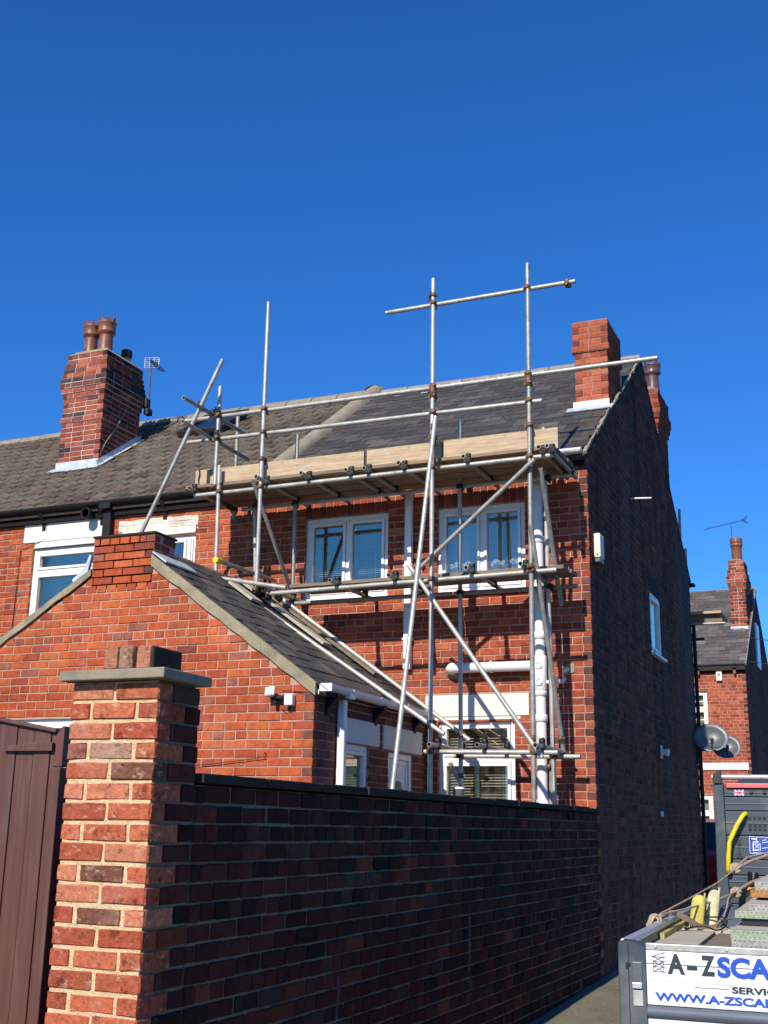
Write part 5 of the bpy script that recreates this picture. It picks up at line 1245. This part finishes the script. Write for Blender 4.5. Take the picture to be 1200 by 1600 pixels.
mb = MB(); mb.box(.118, WT-.118, -.008, .03, 1.1635, 1.192); tp('top_rail', mb, 'alu', tail, bevel=.004)
mb = MB(); mb.tube((.118, -.004, .922), (WT-.118, -.004, .922), .024, 12); tp('hinge_tube', mb, 'rubber', tail)
mb = MB(); mb.box(.118, WT-.118, -.004, .022, .70, .896); tp('lower_panel', mb, 'truck_white', tail, bevel=.003)
mb = MB(); mb.box(.118, WT-.118, -.0055, -.004, 1.1095, 1.1125); tp('groove', mb, 'dish', tail)
mb = MB(); mb.box(.118, WT-.118, -.0055, -.004, 1.0435, 1.046); tp('groove', mb, 'stone_grey', tail)
for x in (.16, .45, .8, 1.1, 1.5, 1.85):
    mb = MB(); mb.lathe((x, -.008, 1.178), [(.007, 0), (.006, .004), (0, .005)], 8, axis=(0, -1, 0)); tp('rivet', mb, 'alu_bright', tail)
def text(s, x, z, h, mat, width=None, off=0, nm='lettering'):
    cu = bpy.data.curves.new(nm, 'FONT'); cu.body = s; cu.size = h/.70; cu.offset = off; cu.extrude = .0004; cu.resolution_u = 4
    o = bpy.data.objects.new(nm, cu); COL.objects.link(o); dg = bpy.context.evaluated_depsgraph_get(); dg.update()
    me = bpy.data.meshes.new_from_object(o.evaluated_get(dg)); bpy.data.objects.remove(o)
    xs = [v.co.x for v in me.vertices]; w = max(xs)-min(xs); k = (width/w) if width else 1; x_0 = min(xs)
    mb = MB(); mb.add([(x+(v.co.x-x_0)*k, -.0062-v.co.z, z+v.co.y) for v in me.vertices], [tuple(p.vertices) for p in me.polygons])
    return tp(nm, mb, mat, tail)
text('A', .206, 1.078, .073, 'text_dark', .072, .0045); text('-', .286, 1.078, .073, 'text_dark', .042, .003); text('Z', .344, 1.078, .073, 'text_dark', .056, .0045)
text('SCAFFOLDING', .409, 1.076, .073, 'text_blue', .74, .0045)
text('SERVICES', .463, 1.014, .024, 'text_dark', .23, .0012)
for a, b in ((.315, .45), (.71, .85)): mb = MB(); mb.box(a, b, -.0062, -.004, 1.026, 1.0275); tp('rule_line', mb, 'text_dark', tail)
text('WWW.A-ZSCAFFOLDING.CO.UK', .151, .968, .030, 'text_blue', .96, .0016)
mb = MB()     # small scaffold emblem
def st(a, b, w=.0009): A_ = Vector((a[0], -.0062, a[1])); B_ = Vector((b[0], -.0062, b[1])); d_ = (B_-A_); q = Vector((-d_.z, 0, d_.x)).normalized()*w; mb.add([A_-q, A_+q, B_+q, B_-q], [(0, 1, 2, 3)])
for x in (.148, .190): st((x, 1.078), (x, 1.142 if x < .15 else 1.156))
for z in (1.080, 1.100, 1.120, 1.138): st((.146, z), (.20, z))
for z in (1.080, 1.100, 1.120): st((.148, z), (.190, z+.02)); st((.190, z), (.148, z+.02))
st((.143, 1.138), (.198, 1.158)); tp('emblem', mb, 'text_dark', tail, None) if False else part('emblem', mb, 'text_dark', tail, recalc=False)
for s_, x in ((0, .002), (1, WT-.032)):
    mb = MB(); mb.box(x, x+.030, .082, 3.80, .80, 1.165); sdp = tp('side_gate', mb, 'truck_grey', bevel=.003)
    mb = MB(); mb.box(x-.006, x+.034, .082, 3.80, 1.1655, 1.197); tp('top_rail', mb, 'alu_bright', sdp, bevel=.008)
mb = MB(); mb.box(.03, WT-.03, .02, 3.85, .76, .80); tp('bed_floor', mb, 'deck_board')
mb = MB(); mb.box(.5, .6, .1, 5.5, .55, .76); mb.box(1.42, 1.52, .1, 5.5, .55, .76); mb.box(.1, WT-.1, .0, .08, .55, .62); tp('chassis', mb, 'steel_dark')
hb = MB()
YB = 3.86
for s_, xa, xb in ((0, .062, .150), (1, WT-.150, WT-.062)):
    mb = MB(); mb.prism([(xa, YB-.03, .8), (xb, YB-.03, .8), (xb+.0, YB-.03, 2.015), (xa+.02, YB-.03, 2.015)], (0, .07, 0)); tp('headboard_post', mb, 'truck_grey', bevel=.006)
    xc = (xa+xb)/2
    mb = MB(); mb.prism([(xc-.025, YB-.05, 2.0), (xc+.035, YB-.05, 2.0), (xc+.03, YB-.05, 2.10), (xc+.01, YB-.05, 2.095), (xc-.028, YB-.05, 2.06)], (0, .10, 0)); tp('bar_bracket', mb, 'steel_dark', bevel=.004)
zz = [.82, 1.0, 1.155, 1.262, 1.355, 1.465, 1.632, 1.805, 1.905, 1.968]
for a, b in zip(zz, zz[1:]):
    mb = MB(); mb.box(.152, WT-.152, YB-.012, YB+.02, a+.004, b-.004); mb.box(.152, WT-.152, YB-.017, YB-.0118, (a+b)/2-.004, (a+b)/2+.004); tp('headboard_panel', mb, 'truck_grey', bevel=.003)
mb = MB(); mb.box(.152, WT-.152, YB+.02, YB+.03, .82, 1.98); tp('headboard_back', mb, 'black')
mb = MB(); mb.box(.170, WT-.17, YB-.035, YB-.0, 1.9685, 2.002); tp('light_strip', mb, 'red_plastic', bevel=.005)
mb = MB(); mb.tube((.088, YB-.0, 2.048), (WT-.088, YB-.0, 2.048), .019, 12); mb.tube((.07, YB-.0, 2.048), (.13, YB-.0, 2.048), .022, 10); tp('ladder_bar', mb, 'alu')
mb = MB(); mb.path([(.295, YB+.0, 1.785), (.290, YB-.05, 1.785), (.275, YB-.07, 1.765), (.235, YB-.08, 1.70), (.187, YB-.08, 1.61), (.176, YB-.08, 1.58), (.165, YB-.08, 1.49), (.158, YB-.08, 1.40), (.158, YB-.06, 1.375), (.158, YB-.01, 1.372)], .017, 12); tp('grab_handle', mb, 'yellow')
mb = MB()
for r_, z in enumerate((1.757, 1.706, 1.678)):
    for i in range(18): mb.box(.312+i*.034, .312+i*.034+.020, YB-.0185, YB-.0175, z-.009, z+.009)
tp('vent_holes', mb, 'black')
for x in (.345, .438, .60, .8): mb = MB(); mb.lathe((x, YB-.017, 1.935), [(.013, 0), (.011, .004), (0, .005)], 10, axis=(0, -1, 0)); tp('bolt', mb, 'steel_dark')
fx, fz, fw_2, fh_ = .222, 1.912, .074, .045
yq = YB-.0182
fm = MB(); fm.box(fx, fx+fw_2, yq, yq+.0008, fz, fz+fh_); flag = tp('union_flag_sticker', fm, 'blue_sign')
def strip(mb, a, b, w, y): A_ = Vector((a[0], y, a[1])); B_ = Vector((b[0], y, b[1])); d_ = B_-A_; q = Vector((-d_.z, 0, d_.x)).normalized()*w/2; mb.add([A_-q, B_-q, B_+q, A_+q], [(0, 1, 2, 3)])
wm = MB(); rm = MB(); e = .004
for (a, b) in (((fx+e, fz+e), (fx+fw_2-e, fz+fh_-e)), ((fx+e, fz+fh_-e), (fx+fw_2-e, fz+e))): strip(wm, a, b, .010, yq-.0005); strip(rm, a, b, .003, yq-.0015)
for (a, b) in (((fx, fz+fh_/2), (fx+fw_2, fz+fh_/2)), ((fx+fw_2/2, fz), (fx+fw_2/2, fz+fh_))): strip(wm, a, b, .014, yq-.001); strip(rm, a, b, .008, yq-.002)
part('flag_white', wm, 'white_print', flag, recalc=False); part('flag_red', rm, 'red_print', flag, recalc=False)
mb = MB(); mb.obox((.385, YB-.019, 1.566), (.078, 0, -.004), (0, .0012, 0), (.003, 0, .060)); sg = tp('info_sign', mb, 'blue_sign', label='blue sticker with white scaffold emblem')
mb = MB(); yq2 = YB-.0212
for a, b in (((.311, 1.508), (.311, 1.626)), ((.311, 1.626), (.461, 1.620)), ((.311, 1.508), (.461, 1.503)), ((.461, 1.503), (.461, 1.62))): strip(mb, a, b, .003, yq2)
for a, b, w in (((.325, 1.612), (.36, 1.606), .008), ((.36, 1.618), (.362, 1.588), .007), ((.335, 1.588), (.375, 1.590), .006), ((.337, 1.588), (.334, 1.528), .007), ((.334, 1.530), (.375, 1.534), .008), ((.346, 1.572), (.375, 1.545), .004), ((.375, 1.572), (.348, 1.545), .004), ((.346, 1.575), (.376, 1.575), .003), ((.383, 1.58), (.383, 1.53), .004), ((.40, 1.60), (.43, 1.605), .004), ((.40, 1.585), (.44, 1.59), .004), ((.395, 1.545), (.44, 1.552), .004), ((.33, 1.514), (.44, 1.511), .003)): strip(mb, a, b, w, yq2)
part('sign_print', mb, 'white_print', sg, recalc=False)
mb = MB(); mb.box(.232, .238, YB-.024, YB-.017, 1.50, 1.57); mb.lathe((.235, YB-.017, 1.583), [(.02, 0), (.02, .003)], 12, axis=(0, -1, 0)); mb.lathe((.235, YB-.017, 1.49), [(.02, 0), (.02, .003)], 12, axis=(0, -1, 0)); tp('lock_bar', mb, 'steel_dark')
# cab
cabp = [(YB+.12, .5), (YB+.12, 1.95), (YB+.25, 2.05), (YB+1.15, 2.05), (YB+1.85, 1.30), (YB+2.5, 1.12), (YB+2.6, .5)]
mb = MB(); vs = []; n = len(cabp)
for x in (.16, WT-.16): vs += [(x+(.06 if z > 1.3 and x < 1 else (-.06 if z > 1.3 else 0)), y, z) for y, z in cabp]
mb.add(vs, [tuple(range(n)), tuple(range(2*n-1, n-1, -1))]+[(i, n+i, n+(i+1) % n, (i+1) % n) for i in range(n)]); cab = tp('cab', mb, 'truck_grey', bevel=.05)
mb = MB(); mb.obox((WT/2, YB+1.55, 1.66), (.72, 0, 0), (0, .30, -.32), (0, .004, .004)); tp('windscreen', mb, 'car_glass', cab)
for s_, x in ((-1, .17), (1, WT-.17)):
    mb = MB(); mb.obox((x+s_*.0-.0, YB+.75, 1.62), (.03, 0, 0), (0, .45, 0), (0, 0, .25)); tp('side_window', mb, 'car_glass', cab)
    mb = MB(); mb.obox((x+s_*.12, YB+1.45, 1.45), (.08, 0, 0), (0, .04, 0), (0, 0, .13)); tp('mirror', mb, 'plastic_black', cab, bevel=.02)
for x, s_ in ((.12, -1), (WT-.12, 1)):
    for y in (.95, 5.55):
        mb = MB(); mb.lathe((x, y, gz(TY+y)+.34), [(.22, -.2), (.34, -.18), (.34, 0), (.22, .02)], 24, axis=(s_, 0, 0)); w_ = tp('wheel', mb, 'tyre')
        mb = MB(); mb.lathe((x+s_*.02, y, gz(TY+y)+.34), [(.2, 0), (.17, -.03), (.05, .0), (0, 0)], 18, axis=(s_, 0, 0), cap=False); tp('rim', mb, 'alu', w_)
for x in (.05, WT-.31): mb = MB(); mb.box(x, x+.26, -.02, .03, .56, .66); tp('tail_light', mb, 'red_plastic', bevel=.01)

# ---- load on the truck (each its own thing)
def tsolo(name, mb, mat, label, cat, group=None, bevel=0):
    lo = [min(v[i] for v in mb.v) for i in range(3)]; hi = [max(v[i] for v in mb.v) for i in range(3)]
    c = Vector([(a+b)/2 for a, b in zip(lo, hi)]); c.z = lo[2]
    t = tthing(name, label, cat, tuple(c), group)
    me = new_mesh(name, [Vector(v)-c for v in mb.v], mb.f, M[mat], mb.sm); rectify(me)
    o = bpy.data.objects.new(name, me); COL.objects.link(o); o.location = t.location; o.rotation_euler = t.rotation_euler
    for k in t.keys(): o[k] = t[k]
    bpy.data.objects.remove(t)
    if bevel: b = o.modifiers.new('bevel', 'BEVEL'); b.width = bevel; b.segments = 2
    return o
def tboard(x0_, x1_, y0_, y1_, z0_, z1_, label, band=None, mat='board_dry', grp='boards loaded on the truck'):
    t = tthing('loaded_board', label, 'scaffold board', ((x0_+x1_)/2, (y0_+y1_)/2, z0_), grp)
    # wood grain runs along local x of the object, so build then rotate by object axes is not needed for short ends
    mb = MB(); mb.box(x0_, x1_, y0_+(.03 if band else 0), y1_, z0_, z1_); part('plank', mb, mat, t, bevel=.003)
    if band:
        mb = MB(); mb.box(x0_-.002, x1_+.002, y0_, y0_+.05, z0_-.0015, z1_+.0015); b_ = part('end_band', mb, band, t, bevel=.002)
        mb = MB(); n = int((x1_-x0_)/.022)
        for i in range(n): xx = x0_+.012+i*.022; mb.box(xx, xx+.006, y0_-.0012, y0_-.0002, z1_-.008, z1_-.005); mb.box(xx+.008, xx+.014, y0_-.0012, y0_-.0002, z0_+.005, z0_+.008)
        part('band_holes', mb, 'steel_dark', b_)
    return t
tboard(.045, .252, .10, 1.62, 1.092, 1.13, 'pale dry board lying flat along the left side of the truck bed', mat='board_dry')
tboard(.268, .50, .10, 1.60, 1.085, 1.122, 'browner board beside the pale board in the truck bed', mat='deck_board')
mb = MB(); mb.box(.045, .40, 1.64, 1.86, 1.10, 1.135); tsolo('cross_board', mb, 'board_dry', 'short board lying crosswise behind the pale board', 'scaffold board')
mb = MB(); mb.box(.035, .60, .09, 3.7, .801, 1.083); tsolo('board_pile', mb, 'deck_board', 'tight pile of boards filling the truck bed below the loose ones', 'board pile')
lv = [(.405, 1.124, 1.160, 'band_grey', 'board_dry', .80, 'lowest grey banded'), (.400, 1.162, 1.198, 'band_green', 'board_dry', .82, 'green banded, second from the bottom'),
      (.402, 1.236, 1.270, 'band_green', 'board_dry', 1.12, 'pale green banded, third up'), (.470, 1.272, 1.302, 'band_grey', 'board_dry', 1.15, 'grey banded, fourth up'),
      (.455, 1.318, 1.352, 'band_orange', 'deck_board', 1.55, 'rusty orange banded, fifth up'), (.475, 1.354, 1.395, 'band_grey', 'board_dry', 1.6, 'topmost grey banded')]
for (x0_, z0_, z1_, bd, mt, y0_, nm) in lv:
    tboard(x0_, x0_+.225, y0_, 3.72, z0_, z1_, nm+' board end, left stack on the truck', bd, mt)
    tboard(x0_+.24, x0_+.465, y0_+.02, 3.72, z0_, z1_, nm+' board end in the middle stack on the truck', bd, mt)
mb = MB(); mb.box(.43, .87, 1.14, 3.6, 1.200, 1.234); tsolo('spacer_timber', mb, 'black', 'dark gap timber between the green banded boards', 'timber')
mb = MB(); mb.box(.49, .91, 1.7, 3.6, 1.302, 1.317); tsolo('spacer_timber', mb, 'steel_dark', 'thin dark spacer under the orange banded boards', 'timber')
mb = MB(); mb.box(.9, WT-.06, .6, 3.7, .801, 1.15); tsolo('board_pile', mb, 'board_dry', 'wide pile of boards on the right of the truck bed', 'board pile')
def bottle(x, y, z, h, r, mat, label):
    mb = MB(); n = 18; prof = [(.96, 0), (1, .1), (.98, .5), (.95, .8), (.80, .92), (.45, .985), (.15, 1.0)]
    vs = []; 
    for q, t in prof: vs += [(x+r*q*math.cos(2*math.pi*i/n), y+r*.6*q*math.sin(2*math.pi*i/n), z+h*t) for i in range(n)]
    vs = [(a_+(c_-z)*.14, b_+(c_-z)*.12, c_) for a_, b_, c_ in vs]; k = len(prof); mb.add(vs, [(i*n+j, i*n+(j+1) % n, (i+1)*n+(j+1) % n, (i+1)*n+j) for i in range(k-1) for j in range(n)], True); mb.add(vs[:n], [tuple(range(n))]); mb.add(vs[-n:], [tuple(range(n))])
    mb.tube((x+r*.75+h*.12, y+.02, z+h*.88), (x+r*.8+h*.14, y+.02, z+h*1.06), .006, 6)
    return tsolo('foam_sleeve', mb, mat, label, 'foam sleeve')
mb = MB(); mb.path([(.20+.10*math.cos(a)*(1+.25*math.sin(2*a)), 1.66+.16*math.sin(a), 1.150+.012*math.sin(3*a)+max(0, math.sin(a))*.05) for a in [i*math.pi/10 for i in range(22)]], .0045, 6)
tsolo('bungee_cord', mb, 'black', 'thin black bungee cord looped by the yellow sleeves', 'cord')
mb = MB(); mb.path([(.27, 1.9, 1.15), (.31, 1.7, 1.19), (.37, 1.62, 1.205), (.43, 1.68, 1.17), (.47, 1.8, 1.14), (.50, 1.95, 1.15)], .006, 6)
tsolo('bungee_cord', mb, 'rubber', 'grey hose length arched over the brown board', 'hose')
mb = MB(); v0 = coupler_mesh(); mb.add([(p[0]*.7+.36, p[1]*.7+1.5, p[2]*.7+1.142) for p in v0.v], v0.f); tsolo('loose_coupler', mb, 'alu', 'loose steel coupler lying on the brown board in the truck', 'coupler')
bottle(.138, 1.72, 1.13, .180, .040, 'yellow_soft', 'bright yellow padded sleeve standing at the front in the truck bed'); bottle(.205, 1.86, 1.13, .205, .036, 'yellow_pale', 'pale yellow padded sleeve behind the bright yellow one')
mb = MB(); mb.box(.036, .062, 1.0, 2.3, 1.085, 1.155); tsolo('yellow_board', mb, 'yellow_worn', 'yellow painted strip leaning inside the left side gate', 'board')
# rubber sheet
mb = MB(); nx, ny = 14, 12; vs = []
for j in range(ny+1):
    for i in range(nx+1):
        u, v_ = i/nx, j/ny; x = .23+.30*u+.02*math.sin(v_*5); y = 1.78+.9*v_+.05*math.sin(u*6)
        z = 1.125+.12*math.sin(math.pi*min(1, v_*1.1))*(.6+.4*math.cos(u*3.0))+.03*math.sin(u*9+v_*3)*v_; vs.append((x, y, z))
mb.add(vs, [(j*(nx+1)+i, j*(nx+1)+i+1, (j+1)*(nx+1)+i+1, (j+1)*(nx+1)+i) for j in range(ny) for i in range(nx)], True)
tsolo('rubber_sheet', mb, 'rubber', 'curled grey rubber sheet behind the yellow sleeves', 'rubber sheet')
mb = MB(); R = random.Random(2); vs = []; nx = 12
for j in range(7):
    for i in range(nx):
        a = 2*math.pi*i/nx; rr = (.115 if j < 5 else .06)*(1-.08*j)*(1+R.uniform(-.12, .12)); vs.append((.38+rr*math.cos(a), 2.95+rr*1.6*math.sin(a), 1.09+j*.052+R.uniform(-.008, .008)))
mb.add(vs, [(j*nx+i, j*nx+(i+1) % nx, (j+1)*nx+(i+1) % nx, (j+1)*nx+i) for j in range(6) for i in range(nx)]+[tuple(range(6*nx, 7*nx))])
tsolo('black_sack', mb, 'black', 'black crumpled sack against the truck headboard', 'sack')
for (x, y, z, s_, lb) in ((.43, 2.55, 1.30, .055, 'orange cloth scrap lying before the black sack'), (.60, 3.3, 1.40, .07, 'orange cloth scrap on top of the board stack')):
    mb = MB(); R = random.Random(int(x*100)); vs = []
    for j in range(6):
        for i in range(6): vs.append((x+(i/5-.5)*s_*2.2, y+(j/5-.5)*s_*2, z+R.uniform(0, .035)))
    mb.add(vs, [(j*6+i, j*6+i+1, (j+1)*6+i+1, (j+1)*6+i) for j in range(5) for i in range(5)]); o = tsolo('cloth_scrap', mb, 'orange_rag', lb, 'cloth'); o.modifiers.new('solid', 'SOLIDIFY').thickness = .006; ss = o.modifiers.new('ss', 'SUBSURF'); ss.levels = ss.render_levels = 1
# straps
def knot(mb, c, r):
    c = Vector(c)
    for k in range(3):
        pts = [c+Vector((math.cos(a)*r*(1-.2*k), math.sin(a*1.0)*r*.7, math.sin(a+k)*r*.8)) for a in [i*math.pi/6 for i in range(12)]]
        mb.path(pts, r*.42, 7)
st_ = tthing('ratchet_strap', 'tan webbing straps knotted over the load from the left truck rail', 'strap', (.2, 2, 1.1))
mb = MB(); mb.path([(.02, 1.2, 1.235), (.10, 1.9, 1.285), (.19, 2.55, 1.345), (.275, 3.0, 1.425)], .0055, 6); mb.path([(.275, 3.0, 1.425), (.36, 3.2, 1.47), (.52, 3.6, 1.53)], .010, 6); mb.path([(.275, 3.0, 1.43), (.33, 3.2, 1.49), (.52, 3.6, 1.54)], .006, 6); part('upper_line', mb, 'strap', st_)
mb = MB(); knot(mb, (.27, 2.98, 1.425), .030); part('knot', mb, 'strap', st_)
mb = MB(); mb.path([(.02, 1.2, 1.23), (.12, 1.6, 1.245), (.24, 1.95, 1.275), (.33, 2.2, 1.315)], .0055, 6); mb.path([(.33, 2.2, 1.315), (.40, 2.45, 1.36), (.48, 2.7, 1.385)], .009, 6); part('lower_line', mb, 'strap', st_)
mb = MB(); knot(mb, (.325, 2.22, 1.308), .026); part('knot', mb, 'strap', st_)
mb = MB(); mb.ribbon([(-.01, 1.30, 1.205), (.01, 1.3, 1.225), (.04, 1.35, 1.235), (.075, 1.42, 1.225), (.12, 1.5, 1.195), (.165, 1.6, 1.155), (.205, 1.68, 1.140), (.245, 1.75, 1.145), (.275, 1.85, 1.175), (.285, 1.95, 1.22), (.29, 2.05, 1.27), (.315, 2.2, 1.305)], .030, (.25, .3, 1)); part('webbing', mb, 'strap', st_)
mb = MB(); mb.path([(-.005+.030*math.cos(a), 1.17, 1.205+.026*math.sin(a)) for a in [i*math.pi/8 for i in range(17)]], .007, 6); mb.path([(-.005+.018*math.cos(a), 1.16, 1.205+.015*math.sin(a)) for a in [i*math.pi/6 for i in range(13)]], .007, 6)
mb.ribbon([(-.035, 1.15, 1.10), (-.036, 1.14, 1.15), (-.032, 1.14, 1.19), (-.01, 1.15, 1.225), (.02, 1.17, 1.225)], .030, (.9, .1, .2)); part('coil', mb, 'strap', st_)

# ------------------------------------------------------------------ render defaults
S.render.engine = 'CYCLES'; S.cycles.max_bounces = 6
